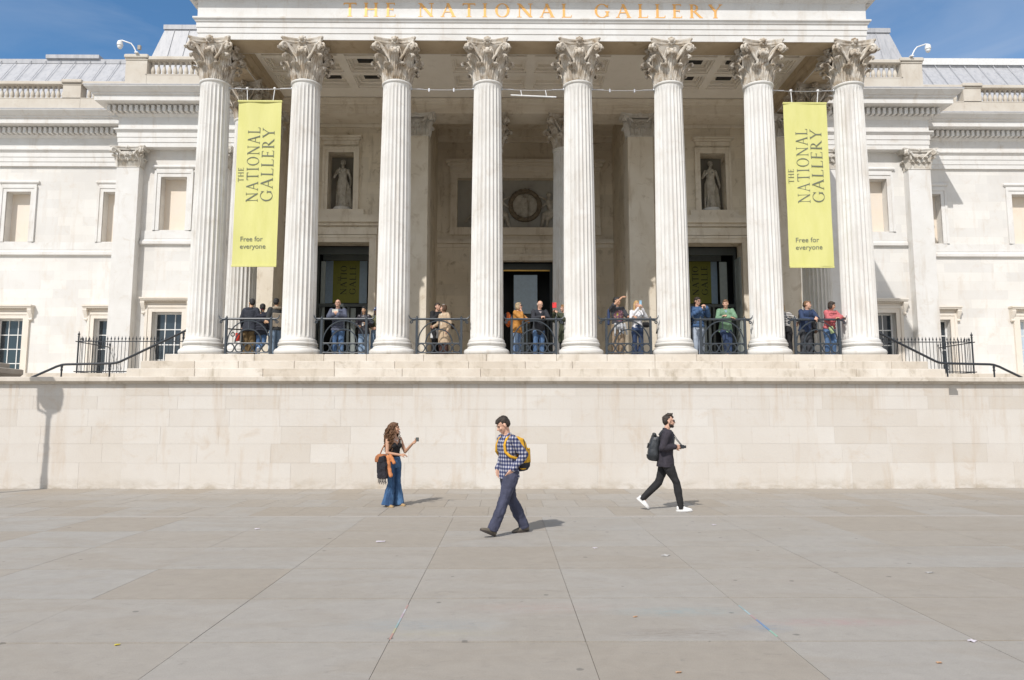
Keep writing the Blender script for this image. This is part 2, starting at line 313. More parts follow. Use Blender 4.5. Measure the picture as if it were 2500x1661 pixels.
# ---------------- lettering ----------------
GL={
 'T':(0.84,[('l',.05,.965,.79,.965,.06),('l',.42,.0,.42,1.0,.115),('l',.27,.02,.57,.02,.035),('l',.05,.99,.05,.84,.035),('l',.79,.99,.79,.84,.035)]),
 'H':(0.98,[('l',.19,0,.19,1,.115),('l',.79,0,.79,1,.115),('l',.19,.52,.79,.52,.05),('l',.06,.02,.32,.02,.035),('l',.66,.02,.92,.02,.035),('l',.06,.98,.32,.98,.035),('l',.66,.98,.92,.98,.035)]),
 'E':(0.68,[('l',.18,0,.18,1,.115),('l',.05,.02,.60,.02,.045),('l',.05,.98,.57,.98,.045),('l',.18,.52,.48,.52,.045),('l',.60,0,.62,.15,.03),('l',.57,1,.57,.86,.03),('l',.48,.43,.48,.61,.025)]),
 'N':(1.0,[('l',.16,0,.16,1,.05),('l',.84,0,.84,1,.05),('l',.14,.99,.86,.02,.13),('l',.03,.02,.30,.02,.035),('l',.70,.98,.97,.98,.035),('l',.02,.98,.20,.98,.035)]),
 'A':(0.96,[('l',.13,.02,.47,1.0,.05),('l',.45,1.0,.83,.02,.125),('l',.24,.37,.68,.37,.045),('l',.02,.02,.26,.02,.035),('l',.68,.02,.95,.02,.035)]),
 'I':(0.36,[('l',.18,0,.18,1,.115),('l',.04,.02,.32,.02,.035),('l',.04,.98,.32,.98,.035)]),
 'O':(1.02,[('o',.51,.5,.44,.51,0,360)]),
 'L':(0.68,[('l',.18,0,.18,1,.115),('l',.05,.02,.62,.02,.045),('l',.05,.98,.31,.98,.035),('l',.62,0,.65,.17,.03)]),
 'G':(0.98,[('o',.52,.5,.45,.51,38,332),('l',.85,.10,.85,.44,.11),('l',.72,.44,.97,.44,.035),('l',.87,.70,.88,.95,.03)]),
 'R':(0.84,[('l',.18,0,.18,1,.115),('l',.05,.02,.31,.02,.035),('l',.05,.98,.35,.98,.04),('b',.34,.745,.24,.235),('l',.34,.50,.74,.03,.11),('l',.66,.02,.86,.02,.035)]),
 'Y':(0.84,[('l',.42,0,.42,.48,.115),('l',.09,.98,.43,.46,.11),('l',.76,.98,.42,.46,.05),('l',.28,.02,.56,.02,.035),('l',.01,.98,.23,.98,.035),('l',.63,.98,.86,.98,.035)]),
}
def glyph_pieces(ch,bold=1.0):
    wd,ps=GL[ch]; out=[]
    for p in ps:
        if p[0]=='l':
            _,x0,y0,x1,y1,wt=p; wt*=bold; d=Vector((x1-x0,y1-y0)); d.normalize(); n=Vector((-d.y,d.x))*wt/2
            if abs(y0-y1)>0.3 and abs(x0-x1)>0.1: n=Vector((wt/2/abs(d.y)*(-1),0))   # slanted strokes end flat
            out.append([(x0-n.x,y0-n.y),(x1-n.x,y1-n.y),(x1+n.x,y1+n.y),(x0+n.x,y0+n.y)])
        else:
            if p[0]=='o': _,cx,cy,rx,ry,a0,a1=p
            else: _,cx,cy,rx,ry=p; a0,a1=-90,90
            k=28
            for i in range(k):
                q=[]
                for a,side in ((a0+(a1-a0)*i/k,0),(a0+(a1-a0)*(i+1)/k,0),(a0+(a1-a0)*(i+1)/k,1),(a0+(a1-a0)*i/k,1)):
                    th=R(a); t=(0.035+0.085*abs(math.cos(th))**1.5)*bold; f=0 if side==0 else t
                    q.append((cx+(rx-f)*math.cos(th),cy+(ry-min(f,0.045 if abs(math.cos(th))<.3 else f))*math.sin(th)))
                out.append(q)
    return wd,out
def serif_text(mb, text, width, height, gap, word_gap, xf, depth=0.01, bold=1.0, each=None):
    """xf maps (u along the line, v up the letter, w out of the surface) to a point"""
    tot=sum(GL[c][0]+gap if c!=' ' else word_gap for c in text)-gap; sx=width/tot; u=0; k=0
    for c in text:
        if c==' ': u+=word_gap; continue
        wd,ps=glyph_pieces(c,bold)
        for q in ps:
            k+=1; d=depth+0.0006*(k%7); n=len(q)
            A=sum(q[i][0]*q[(i+1)%n][1]-q[(i+1)%n][0]*q[i][1] for i in range(n))
            if A<0: q=q[::-1]
            vs=[xf((u+x)*sx,y*height,d) for x,y in q]+[xf((u+x)*sx,y*height,-0.002) for x,y in q]
            mb.add(vs,[tuple(range(n)),tuple(range(2*n-1,n-1,-1))]+[(i,n+i,n+(i+1)%n,(i+1)%n) for i in range(n)])
        u+=wd+gap
        if each: mb=each(mb)
def sans_text(name, text, size, mat, parent, origin, line=1.0):
    cu=bpy.data.curves.new(name,'FONT'); cu.body=text; cu.size=size; cu.extrude=0.004; cu.space_line=line
    to=bpy.data.objects.new(name,cu); COL.objects.link(to); bpy.context.view_layer.update()
    me=bpy.data.meshes.new_from_object(to.evaluated_get(bpy.context.evaluated_depsgraph_get())); bpy.data.objects.remove(to)
    me.materials.clear(); me.materials.append(mat)
    o=bpy.data.objects.new(name,me); COL.objects.link(o); o.parent=parent; o.location=origin; o.rotation_euler=(R(90),0,0); return o
XC=0.845; FZ=3.59; PY=21.5
# ================= GROUND =================
def slab_rows(mb, rows, xs_of, tone_of, z):
    for k in range(len(rows)-1):
        y0,y1=rows[k],rows[k+1]; xs=xs_of(k)
        for i in range(len(xs)-1):
            a,b=xs[i],xs[i+1]; j=(random.random()-.5)*.06 if k%3 else 0
            g=0.0013+0.0013*random.random()
            gy=(.010+.006*random.random())*(1 if y0<13 else 1.2); mb.box(a+g*1.3,b-g*1.3,y0+gy,y1-gy,z-0.02,z+(random.random()-.5)*0.002,tone_of())
gm=MB(); gm.add([(-600,-600,-0.03),(600,-600,-0.03),(600,600,-0.03),(-600,600,-0.03)],[(0,1,2,3)],0.4)
tag(gm.build('ground',M['paving']),kind='structure')
gm=MB(); gm.add([(-24,-6.6,-0.010),(28,-6.6,-0.010),(28,18.05,-0.010),(-24,18.05,-0.010)],[(0,1,2,3)])
tag(gm.build('paving_bed',M['pave_joint']),kind='structure')
pm=MB(); random.seed(3)
long_x=[-0.93+1.57*k for k in range(-14,16)]
near=[-6.6,-5.2,-3.8,-2.4,-1.0,0.4,1.75,3.1,4.48,5.88,7.25,8.64,10.05,11.43,12.98]
slab_rows(pm,near,lambda k:long_x,lambda:random.choice([0.1,0.25,0.35,0.5,0.6,0.7,0.8,0.9,1.0]),0.0)
far=[13.10,14.42,15.62,16.80,18.06]
slab_rows(pm,far,lambda k:[-24+0.72*i+(0.36 if k%2 else 0)+0.10*math.sin(i*5.3+k) for i in range(72)],lambda:random.choice([0.0,0.15,0.3,0.35,0.45,0.6,0.75]),0.0)
tag(pm.build('plaza_paving',M['paving']),kind='structure')
gt=MB(); x=-24
while x<28:
    l=1.6+random.random(); gt.box(x+.004,min(x+l,28)-.004,12.985,13.095,-0.02,0.004,random.random()); x+=l
tag(gt.build('gutter_strip',M['gutter']),kind='structure')

# ================= RETAINING WALL =================
def ashlar(mb, x0,x1,y,rows,wmin,wmax,depth=0.02,jt=0.004,tone=None,seed=1,bias=0.0):
    rnd=random.Random(seed)
    for r in range(len(rows)-1):
        x=x0-rnd.random()*0.0; first=True
        while x<x1-1e-6:
            l=wmin+(wmax-wmin)*rnd.random()
            if first: l*=0.4+0.6*rnd.random(); first=False
            e=min(x+l,x1)
            if x1-e<0.35: e=x1
            t=tone(r,rnd) if tone else rnd.random()
            j=jt*(0.3+rnd.random()*1.0)
            mb.box(x+jt*.5,e-jt*.5,y-depth+rnd.random()*.003,y+0.03,rows[r]+j*.5,rows[r+1]-j*.5,t); x=e
rw=empty('retaining_wall',(XC,18,0)); tag(rw,'long pale limestone retaining wall with moulded coping between the paving and the portico','wall')
def P(o): o.matrix_parent_inverse=o.parent.matrix_world.inverted() if False else Matrix.Translation(-Vector(o.parent.location)); return o
core=MB(); core.box(XC-10.33,XC+10.33,17.9055,18.6,-.05,2.60); core.box(-40,XC-10.33,18.0555,18.6,-.05,2.60); core.box(XC+10.33,42,18.0555,18.6,-.05,2.60)
P(core.build('mortar_core',M['joint'],rw))
face=MB(); rows=[0.0,0.64,1.11,1.54,1.97,2.30,2.597]
def wt(r,rnd):
    t=rnd.random(); t=0.45+0.55*t if rnd.random()<0.68 else 0.08+0.35*t
    return t
ashlar(face,XC-10.35,XC+10.35,17.92,rows,0.9,1.9,tone=wt,seed=5)
ashlar(face,-40,XC-10.37,18.07,rows,0.9,1.9,tone=wt,seed=8); ashlar(face,XC+10.37,42,18.07,rows,0.9,1.9,tone=wt,seed=9)
P(face.build('stone_face',M['ashlar'],rw))
cp=MB(); pr=[(-.7,2.60),(.03,2.60),(.05,2.635),(.06,2.645),(.14,2.655),(.155,2.67),(.155,2.76),(.14,2.775),(-.7,2.78)]
path=[(-40,18.05),(XC-10.35,18.05),(XC-10.35,17.90),(XC+10.35,17.90),(XC+10.35,18.05),(42,18.05)]
cp.mould(path,pr); P(cp.build('coping',M['steps'],rw,smooth=25))

# ================= GALLERY BUILDING =================
GB=empty('gallery_building',(0,0,0)); tag(GB,'pale neoclassical stone gallery with a columned portico, balustrades and grey lead roofs','building')
# ---- platform with stepped courses
def tone_step(r,rnd): return rnd.random()
st=MB(); rnd=random.Random(11)
for (ya,yb,half,z0,z1) in ((18.62,19.7,10.75,2.5,3.04),(19.62,20.7,10.9,2.9,3.315),(20.6,21.8,10.72,3.2,3.59)):
    x=XC-half
    while x<XC+half-1e-6:
        l=1.1+1.5*rnd.random(); e=min(x+l,XC+half)
        if XC+half-e<0.5: e=XC+half
        st.bev(x+.003,e-.003,ya+rnd.random()*.006,yb,z0,z1-rnd.random()*.004,0.014,rnd.choice([.3,.4,.5,.6,.7,.8,.9])); x=e
GBp=lambda mb,n,m,s=None,par=GB: mb.build(n,M[m],par,s)
GBp(st,'stone_step_courses','steps')
fl=MB(); fl.box(XC-10.72,XC+10.72,21.79,30.4,2.0,FZ-.004); fl.box(XC-10.7,XC+10.7,19.6,21.8,2.0,2.9); GBp(fl,'portico_floor','floor')
for sgn in (-1,1):
    sm=MB()
    for k in range(5):
        a=XC+sgn*(10.73+.34*k); b=XC+sgn*(10.73+.34*(k+1)); sm.box(min(a,b),max(a,b),23.4,27.0,2.3,3.59-.17*(k+1))
    a=XC+sgn*12.43; b=XC+sgn*40; sm.box(min(a,b),max(a,b),18.6,27.0,2.2,2.62)
    a=XC+sgn*10.73; sm.box(min(a,b),max(a,b),27.0,32.2,2.2,3.42)
    a=XC+sgn*10.76; b=XC+sgn*12.42; sm.box(min(a,b),max(a,b),18.9,23.39,2.2,2.615)
    GBp(sm,'side_terrace','steps')

# ---- columns
def column_shaft(h=8.14,r0=0.5,r1=0.43,nf=24):
    mb=MB(); rings=[]; zs=[0,.05,.10,.16,.24]+[h*k/10 for k in range(1,10)]+[h-.34,h-.24,h-.18,h-.12]
    for z in zs:
        t=z/h; r=r0-(r0-r1)*(t**1.7); dep=0.046
        if z<.24: dep*=max(0,min(1,(z-.07)/.12))
        if z>h-.34: dep*=max(0,min(1,(h-.16-z)/.12))
        ring=[]
        for i in range(nf):
            for j,q in enumerate((0.0,0.12,0.27,0.5,0.73,0.88)):
                a=2*math.pi*(i+q)/nf; d=0 if j==0 or j==0 else dep*math.sin(math.pi*(q-.06)/.88)**.7 if .06<q<.94 else 0
                ring.append(((r-d)*math.cos(a),(r-d)*math.sin(a),z))
        rings.append(ring)
    mb.loft(rings)
    mb.lathe([(r1+.0,h-.125),(r1+.01,h-.10),(r1+.035,h-.085),(r1+.045,h-.06),(r1+.04,h-.03),(r1+.015,h-.015),(r1-.01,h)],n=48)
    mb.lathe([(r0+.05,-.03),(r0+.045,.02),(r0+.015,.045),(r0-.005,.075)],n=48)
    return mb
def column_base():
    mb=MB(); pr=[]
    def tor(zc,r,h): return [(r+h*.5*math.cos(R(a)),zc+h*.5*math.sin(R(a))) for a in range(-90,91,18)]
    pr=[(.60,0.0)]+tor(.115,.595,.21)+[(.60,.235),(.585,.26)]+[(.56,.29),(.565,.31),(.60,.325)]+tor(.375,.545,.085)+[(.555,.43),(.555,.455),(.53,.475)]
    mb.lathe(pr,n=64); return mb
def leaf(mb, P0, out, tan, h, wd, curl=0.16, tone=.5):
    prof=[(0.0,0.0,.75),(.012,.25,.95),(.03,.5,1.0),(.05,.70,1.0),(.085,.86,.95),(.135,.96,.80),(.185,.99,.62),(.215,.93,.45),(.205,.86,.28)]
    n=9; grid=[]
    for o,z,wk in prof:
        row=[]
        for i in range(n):
            s=(i/(n-1)-.5)*2; rib=.022*(1-abs(s))+.018*math.cos(s*math.pi*4); edge=1+.10*math.sin(z*26+s)
            fall=-.02*abs(s)**2
            row.append(Vector(P0)+Vector(out)*(o*curl/.16+rib*1.0)+Vector(tan)*(s*wd/2*wk*edge)+Vector((0,0,z*h+fall)))
        grid.append(row)
    front=[p for r in grid for p in r]; back=[p-Vector(out)*.035+Vector((0,0,-.012)) for p in front]; m=len(prof); fs=[]
    for k in range(m-1):
        for i in range(n-1):
            a=k*n+i; fs.append((a,a+1,a+n+1,a+n)); b=m*n+a; fs.append((b,b+n,b+n+1,b+1))
    for k in range(m-1): a=k*n; fs.append((a,a+n,m*n+a+n,m*n+a)); a=k*n+n-1; fs.append((a,m*n+a,m*n+a+n,a+n))
    for i in range(n-1): a=(m-1)*n+i; fs.append((a,a+1,m*n+a+1,m*n+a))
    mb.add(front+back,fs,tone)
def spiral(c, out, r0, turns=1.6, flip=1, n=26):
    pts=[]
    for k in range(n):
        t=k/(n-1); a=math.pi*0.5-t*turns*2*math.pi; r=r0*(1-.82*t); pts.append(Vector(c)+Vector(out)*(r*math.cos(a)*flip)+Vector((0,0,r*math.sin(a))))
    return pts
def volute(mb, start, c, out, r0, width, flip=1):
    sp=spiral(c,out,r0,1.5,flip); s=Vector(start); e=sp[0]; pts=[]
    for k in range(7):
        t=k/7; p=s.lerp(e,t)+Vector((0,0,.06*math.sin(math.pi*t)))+Vector(out)*(-.08*math.sin(math.pi*t)); pts.append(p)
    pts+=sp; m=len(pts); rs=[.030+.018*min(1,k/6) if k<8 else .046*(1-.5*(k-8)/(m-8)) for k in range(m)]
    mb.tube(pts,rs,8); mb.ball(c,(width*.5,width*.5,.045),8)
def rosette(mb,c,out,r):
    c=Vector(c); out=Vector(out); t=Vector((0,0,1)).cross(out)
    for k in range(8):
        a=k*math.pi/4; p=c+t*(r*.62*math.cos(a))+Vector((0,0,r*.62*math.sin(a))); mb.ball(p,(r*.36,r*.36,r*.36),6)
    mb.ball(c+out*r*.35,r*.5,8)
def abacus(mb,half,z0,z1,concave,ax=None):
    rings=[]
    for (z,g) in ((z0,-.09),(z0+.05*(z1-z0)/.17,-.06),(z0+.3*(z1-z0),-.045),(z0+.5*(z1-z0),-.03),(z0+.62*(z1-z0),-.035),(z0+.8*(z1-z0),.0),(z1,.0)):
        hf=half+g; ring=[]
        for q in range(4):
            a=R(90*q-90); ca,sa=math.cos(a),math.sin(a)
            for i in range(11):
                s=-1+2*i/10; t=s*(hf*.93); o=hf-concave*(1-s*s)
                ring.append((o*ca-t*sa,o*sa+t*ca,z))
        rings.append(ring)
    mb.loft(rings)
def column_capital():
    mb=MB(); H=1.26; r=.43; Z=Vector((0,0,1))
    mb.lathe([(r-.01,0),(r-.015,.1),(r-.01,.5),(r+.02,.75),(r+.07,.92),(r+.13,1.02),(r+.15,1.06)],n=32)
    for k in range(8):
        a=R(45*k+22.5); o=Vector((math.cos(a),math.sin(a),0)); t=Vector((-o.y,o.x,0)); leaf(mb,o*(r-.01),o,t,.46,.30,.20)
        a=R(45*k); o=Vector((math.cos(a),math.sin(a),0)); t=Vector((-o.y,o.x,0)); leaf(mb,o*(r-.005),o,t,.76,.32,.29)
    for k in range(4):
        a=R(90*k+45); o=Vector((math.cos(a),math.sin(a),0)); t=Vector((-o.y,o.x,0))
        leaf(mb,o*(r+.02)+Z*.5,o,t,.44,.27,.40)
        for s in (-1,1):
            volute(mb,o*(r+.02)+t*s*.16+Z*.62, o*.80+t*s*.055+Z*.955,o,.115,.09)
        a=R(90*k); o=Vector((math.cos(a),math.sin(a),0)); t=Vector((-o.y,o.x,0))
        for s in (-1,1):
            mb.tube([o*(r+.04)+t*s*.16+Z*.60,o*(r+.07)+t*s*.20+Z*.76,o*(r+.12)+t*s*.16+Z*.90]+spiral(o*(r+.13)+t*s*.085+Z*.93,t,.07,1.3,s,14),.022,6)
            mb.tube([o*(r+.05)+t*s*.13+Z*.56,o*(r+.09)+t*s*.28+Z*.76,o*(r+.10)+t*s*.36+Z*.90,o*(r+.16)+t*s*.44+Z*1.02],[.05,.035,.045,.05],8)
            mb.tube([o*(r+.03)+t*s*.155+Z*.30,o*(r+.045)+t*s*.155+Z*.60],[.03,.05],8)
        # small mask under the abacus
        mb.ball(o*(r+.12)+Z*.86,(.095,.095,.11),10); mb.ball(o*(r+.21)+Z*.82,(.05,.05,.05),8)
        for s in (-1,1): mb.ball(o*(r+.17)+t*s*.045+Z*.90,(.028,.028,.022),6); mb.ball(o*(r+.13)+t*s*.10+Z*.83,(.05,.05,.10),6)
        mb.ball(o*(r+.16)+Z*.72,(.07,.07,.09),8)
        rosette(mb,o*.60+Z*1.17,o,.145)
    abacus(mb,.66,1.07,1.26,.16)
    return mb
shaft_me=column_shaft().mesh('column',30); shaft_me.materials.append(M['shaft'])
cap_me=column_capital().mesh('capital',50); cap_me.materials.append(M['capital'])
base_me=column_base().mesh('base',40); base_me.materials.append(M['shaft'])
def add_column(x,y,z=FZ,lab=None):
    o=bpy.data.objects.new('column',shaft_me); COL.objects.link(o); o.parent=GB; o.location=(x,y,z+.47); o.rotation_euler=(0,0,R(7.5))
    c=bpy.data.objects.new('capital',cap_me); COL.objects.link(c); c.parent=o; c.location=(0,0,8.14); c.rotation_euler=(0,0,R(-7.5))
    b=bpy.data.objects.new('base',base_me); COL.objects.link(b); b.parent=o; b.location=(0,0,-.47)
    if lab: o['label']=lab
    return o
CX=[XC+(-3.5+k)*2.857 for k in range(8)]
for x in CX: add_column(x,PY)
for x in (CX[0],CX[7]): add_column(x,PY+2.86,lab='second column behind the corner column')
for s in (-1,1): add_column(XC+s*1.43,26.66,FZ-.12,lab='sheltered column in the entrance recess')

# ---- pilasters
def pil_capital():
    mb=MB(); Z=Vector((0,0,1)); w2=.48; H=.80     # front at y=0 going +y
    mb.box(-w2+.01,w2-.01,.01,.44,0,.62)
    o=Vector((0,-1,0)); t=Vector((1,0,0))
    mb.box(-w2-.02,w2+.02,-.025,.46,-.04,.0)
    for x in (-.36,-.12,.12,.36): leaf(mb,Vector((x,0,0)),o,t,.27,.22,.09)
    for x in (-.24,0,.24): leaf(mb,Vector((x,.01,0)),o,t,.46,.22,.13)
    for s in (-1,1):
        d=Vector((s*.707,-.707,0)); tt=Vector((-d.y,d.x,0))
        leaf(mb,Vector((s*w2,.02,0)),d,tt,.46,.24,.15); leaf(mb,Vector((s*w2,.02,.22)),d,tt,.36,.2,.24)
        for q in (-1,1): volute(mb,Vector((s*.33,-.02,.34))+d*0, Vector((s*(w2+.10),-.13,.60))+tt*q*.035,d,.10,.07)
        mb.tube([(s*.09,-.03,.22),(s*.12,-.04,.36),(s*.27,-.06,.50),(s*.40,-.10,.64)],[.025,.03,.04,.045],8)
        mb.tube([Vector((s*.06,-.03,.30))]+spiral((s*.11,-.05,.50),t,.075,1.3,-s,14),.02,6)
        for x in (.14,.30): 
            dd=Vector((s,0,0)); leaf(mb,Vector((s*w2,x,0)),dd,Vector((0,1,0)),.36,.2,.12)
    mb.tube([(0,-.03,.2),(0,-.04,.55)],[.03,.045],8); rosette(mb,(0,-.13,.73),o,.085)
    # abacus
    rings=[]
    for z,g in ((.66,-.06),(.70,-.04),(.74,-.03),(.76,0),(.80,0)):
        ring=[]; hf=.74+g
        for i in range(13): s=-1+2*i/12; ring.append((s*hf,-.20-g+.14*(1-s*s),z))
        ring+= [(hf,.46,z),(-hf,.46,z)]; rings.append(ring)
    mb.loft(rings); return mb
def add_pilaster(x,y,z0,ztop,mshaft='trim',mcap='capital',wd=.96,dp=.46):
    mb=MB(); h=ztop-.80
    mb.bev(x-wd/2,x+wd/2,y,y+dp,z0,h,.008); mb.box(x-wd/2-.10,x+wd/2+.10,y-.10,y+dp,z0,z0+.16); mb.box(x-wd/2-.06,x+wd/2+.06,y-.06,y+dp-.01,z0+.16,z0+.34); mb.box(x-wd/2-.03,x+wd/2+.03,y-.03,y+dp-.02,z0+.34,z0+.42)
    o=GBp(mb,'pilaster',mshaft)
    c=bpy.data.objects.new('capital',pil_me if mcap=='capital' else pil_me2); COL.objects.link(c); c.parent=o; c.location=(x,y,h-.06); c.scale=(1,1,1.075)
    return o
pil_me=pil_capital().mesh('pilaster_capital',50); pil_me.materials.append(M['capital_light'])
pil_me2=pil_me.copy(); pil_me2.materials.clear(); pil_me2.materials.append(M['capital'])
for s in (-1,1):
    add_pilaster(XC+s*17.02,29.6,3.3,13.31); add_pilaster(XC+s*13.3,29.6,3.3,13.31)
    add_pilaster(XC+s*4.29,26.2,3.45,13.34,'inner_trim',dp=1.05); add_pilaster(XC+s*10.0,26.2,3.45,13.34,'inner_trim',dp=1.05)

# ---- portico entablature
en=MB()
pf=[(-.86,14.6),(-.86,13.43),(0,13.43),(0,13.635),(.02,13.64),(.02,13.81),(.04,13.815),(.04,13.975),(.07,13.99),(.10,14.06),(.13,14.07),(.13,14.12),(.02,14.13),(.02,14.69),(.06,14.72),(.10,14.78),(.10,14.98),(.16,15.02),(.55,15.05),(.55,15.28),(.62,15.33),(.72,15.52),(.72,15.56),(-.86,15.60)]
pp=[(XC-10.43,29.45),(XC-10.43,21.03),(XC+10.43,21.03),(XC+10.43,29.45)]
en.mould(pp,pf)
k=0; x=XC-10.50
while x<XC+10.45: en.box(x,x+.125,20.74,20.93,14.80,14.975); x+=.215
for s in (-1,1):
    y=21.0; X=XC+s*10.53
    while y<28.6: en.box(min(X,X+s*.19),max(X,X+s*.19),y,y+.125,14.80,14.975); y+=.215
ento=GBp(en,'entablature','trim')
def each_letter(mb): mb.build('gilded_letter',M['gold'],ento); return MB()
serif_text(MB(),'THE NATIONAL GALLERY',11.86,.45,.38,.95,lambda u,v,w_:(-5.09+u,21.01-w_,14.19+v),.012,1.25,each_letter)
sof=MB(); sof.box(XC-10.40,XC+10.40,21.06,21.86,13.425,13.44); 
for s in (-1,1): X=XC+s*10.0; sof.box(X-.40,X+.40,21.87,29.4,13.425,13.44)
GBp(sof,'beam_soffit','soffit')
pd=MB(); pd.prism([(XC-11.15,15.6),(XC+11.15,15.6),(XC,18.9)],20.6,29.4); pd.prism([(XC-11.3,15.62),(XC,18.95),(XC,19.3),(XC-11.4,15.95)],20.25,29.3); pd.prism([(XC+11.3,15.62),(XC+11.4,15.95),(XC,19.3),(XC,18.95)],20.25,29.3)
GBp(pd,'pediment','trim')
# ---- coffered ceiling
ce=MB(); Zc=13.92
ce.box(XC-9.6,XC+9.6,21.85,27.3,Zc+.26,Zc+.6)
ys=[22.50,23.75]; rows_c=[(21.95,22.93),(23.13,24.11),(24.31,25.29)]
cols=[]
for c in (-2.14,-.71,.71,2.14): cols.append((XC+c-.57,XC+c+.57))
for s in (-1,1):
    for c in (5.75,7.15,8.55): cols.append((XC+s*c-.57,XC+s*c+.57))
cols.sort()
def grid_ribs(mb,x0,x1,y0,y1,z0,z1,cols,rows):
    yy=[y0]+[v for r in rows for v in r]+[y1]
    for i in range(0,len(yy),2): mb.box(x0,x1,yy[i],yy[i+1],z0,z1)
    xx=[x0]+[v for c in cols for v in c]+[x1]
    for r in rows:
        for i in range(0,len(xx),2): mb.box(xx[i],xx[i+1],r[0],r[1],z0+.001,z1)
grid_ribs(ce,XC-9.6,XC+9.6,21.85,27.3,Zc,Zc+.27,cols,rows_c)
for (a,b) in cols:
    for (c,d) in rows_c:
        for e,zz in ((.06,.05),(.13,.15)):     # stepped frames inside each coffer
            ce.box(a,a+e,c,d,Zc+zz,Zc+.27); ce.box(b-e,b,c,d,Zc+zz,Zc+.27); ce.box(a+e,b-e,c,c+e,Zc+zz+.001,Zc+.27); ce.box(a+e,b-e,d-e,d,Zc+zz+.001,Zc+.27)
ceo=GBp(ce,'coffered_ceiling','plaster')
for s in (-1,1):
    for c in (5.75,7.15):
        for (a,b) in rows_c[1:]: vt=MB(); vt.box(XC+s*c-.27,XC+s*c+.27,a+.27,b-.30,Zc+.20,Zc+.245); vt.build('ceiling_vent',M['dark'],ceo)
# ceiling edge mouldings along the sides and back
cm=MB(); prc=[(0,13.45),(.05,13.47),(.05,13.60),(.12,13.62),(.20,13.74),(.20,13.80),(.28,13.90),(.28,13.93),(0,13.93)]
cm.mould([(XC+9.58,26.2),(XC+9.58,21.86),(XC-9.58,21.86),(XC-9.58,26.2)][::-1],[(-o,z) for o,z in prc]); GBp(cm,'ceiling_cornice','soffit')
# inner entablature over doors and antis columns
ie=MB(); pri=[(-1.0,13.90),(-1.0,13.35),(0,13.35),(0,13.47),(.02,13.475),(.02,13.60),(.04,13.605),(.04,13.70),(.08,13.73),(.10,13.79),(.16,13.86),(.16,13.905)]
ie.mould([(XC-9.6,26.2),(XC+9.6,26.2)],pri); GBp(ie,'inner_entablature','inner_trim')
# ---- walls with openings
def wall(mb, x0,x1,z0,z1,y,holes,depth=.5):
    xs=sorted({x0,x1,*[v for h in holes for v in h[:2]]}); zs=sorted({z0,z1,*[v for h in holes for v in h[2:4]]})
    xs=[v for v in xs if x0<=v<=x1]; zs=[v for v in zs if z0<=v<=z1]
    for i in range(len(xs)-1):
        for j in range(len(zs)-1):
            cx=(xs[i]+xs[i+1])/2; cz=(zs[j]+zs[j+1])/2
            if any(h[0]<cx<h[1] and h[2]<cz<h[3] for h in holes): continue
            mb.add([(xs[i],y,zs[j]),(xs[i+1],y,zs[j]),(xs[i+1],y,zs[j+1]),(xs[i],y,zs[j+1])],[(0,1,2,3)])
    for a,b,c,d in [h[:4] for h in holes]:
        e=y+depth
        mb.add([(a,y,c),(a,e,c),(a,e,d),(a,y,d)],[(0,1,2,3)]); mb.add([(b,y,c),(b,e,c),(b,e,d),(b,y,d)],[(0,1,2,3)])
        mb.add([(a,y,d),(b,y,d),(b,e,d),(a,e,d)],[(0,1,2,3)]); mb.add([(a,y,c),(b,y,c),(b,e,c),(a,e,c)],[(0,1,2,3)])
iw=MB()
for s in (-1,1):
    a,b=sorted((XC+s*4.7,XC+s*9.6)); dcx=XC+s*7.3; ncx=XC+s*7.37
    wall(iw,a,b,3.5,13.4,27.3,[(dcx-1.12,dcx+1.12,3.5,8.56),(ncx-.5,ncx+.5,9.88,12.2)],.6)
    iw.add([(XC+s*3.85,26.6,3.4),(XC+s*3.85,30.45,3.4),(XC+s*3.85,30.45,15),(XC+s*3.85,26.6,15)],[(0,1,2,3)])
    iw.add([(XC+s*9.55,26.6,3.4),(XC+s*9.55,27.4,3.4),(XC+s*9.55,27.4,13.9),(XC+s*9.55,26.6,13.9)],[(0,1,2,3)])
wall(iw,XC-3.9,XC+3.9,3.4,14.95,30.4,[(XC-1.20,XC+1.20,3.4,8.53),(XC-2.98,XC+2.98,10.0,12.22)],.28)
GBp(iw,'inner_wall','inner')
rc=MB(); rc.box(XC-3.9,XC+3.9,27.2,30.6,14.4,14.9); rc.box(XC-3.9,XC+3.9,30.22,30.395,14.1,14.4); rc.box(XC-3.9,XC+3.9,30.30,30.393,13.85,14.1); GBp(rc,'recess_ceiling','inner_trim')
# side walls of the portico block
for s in (-1,1):
    sw=MB(); a,b=sorted((XC+s*9.57,XC+s*10.40)); sw.box(a,b,26.7,30.2,3.4,13.40); GBp(sw,'side_wall','wall')
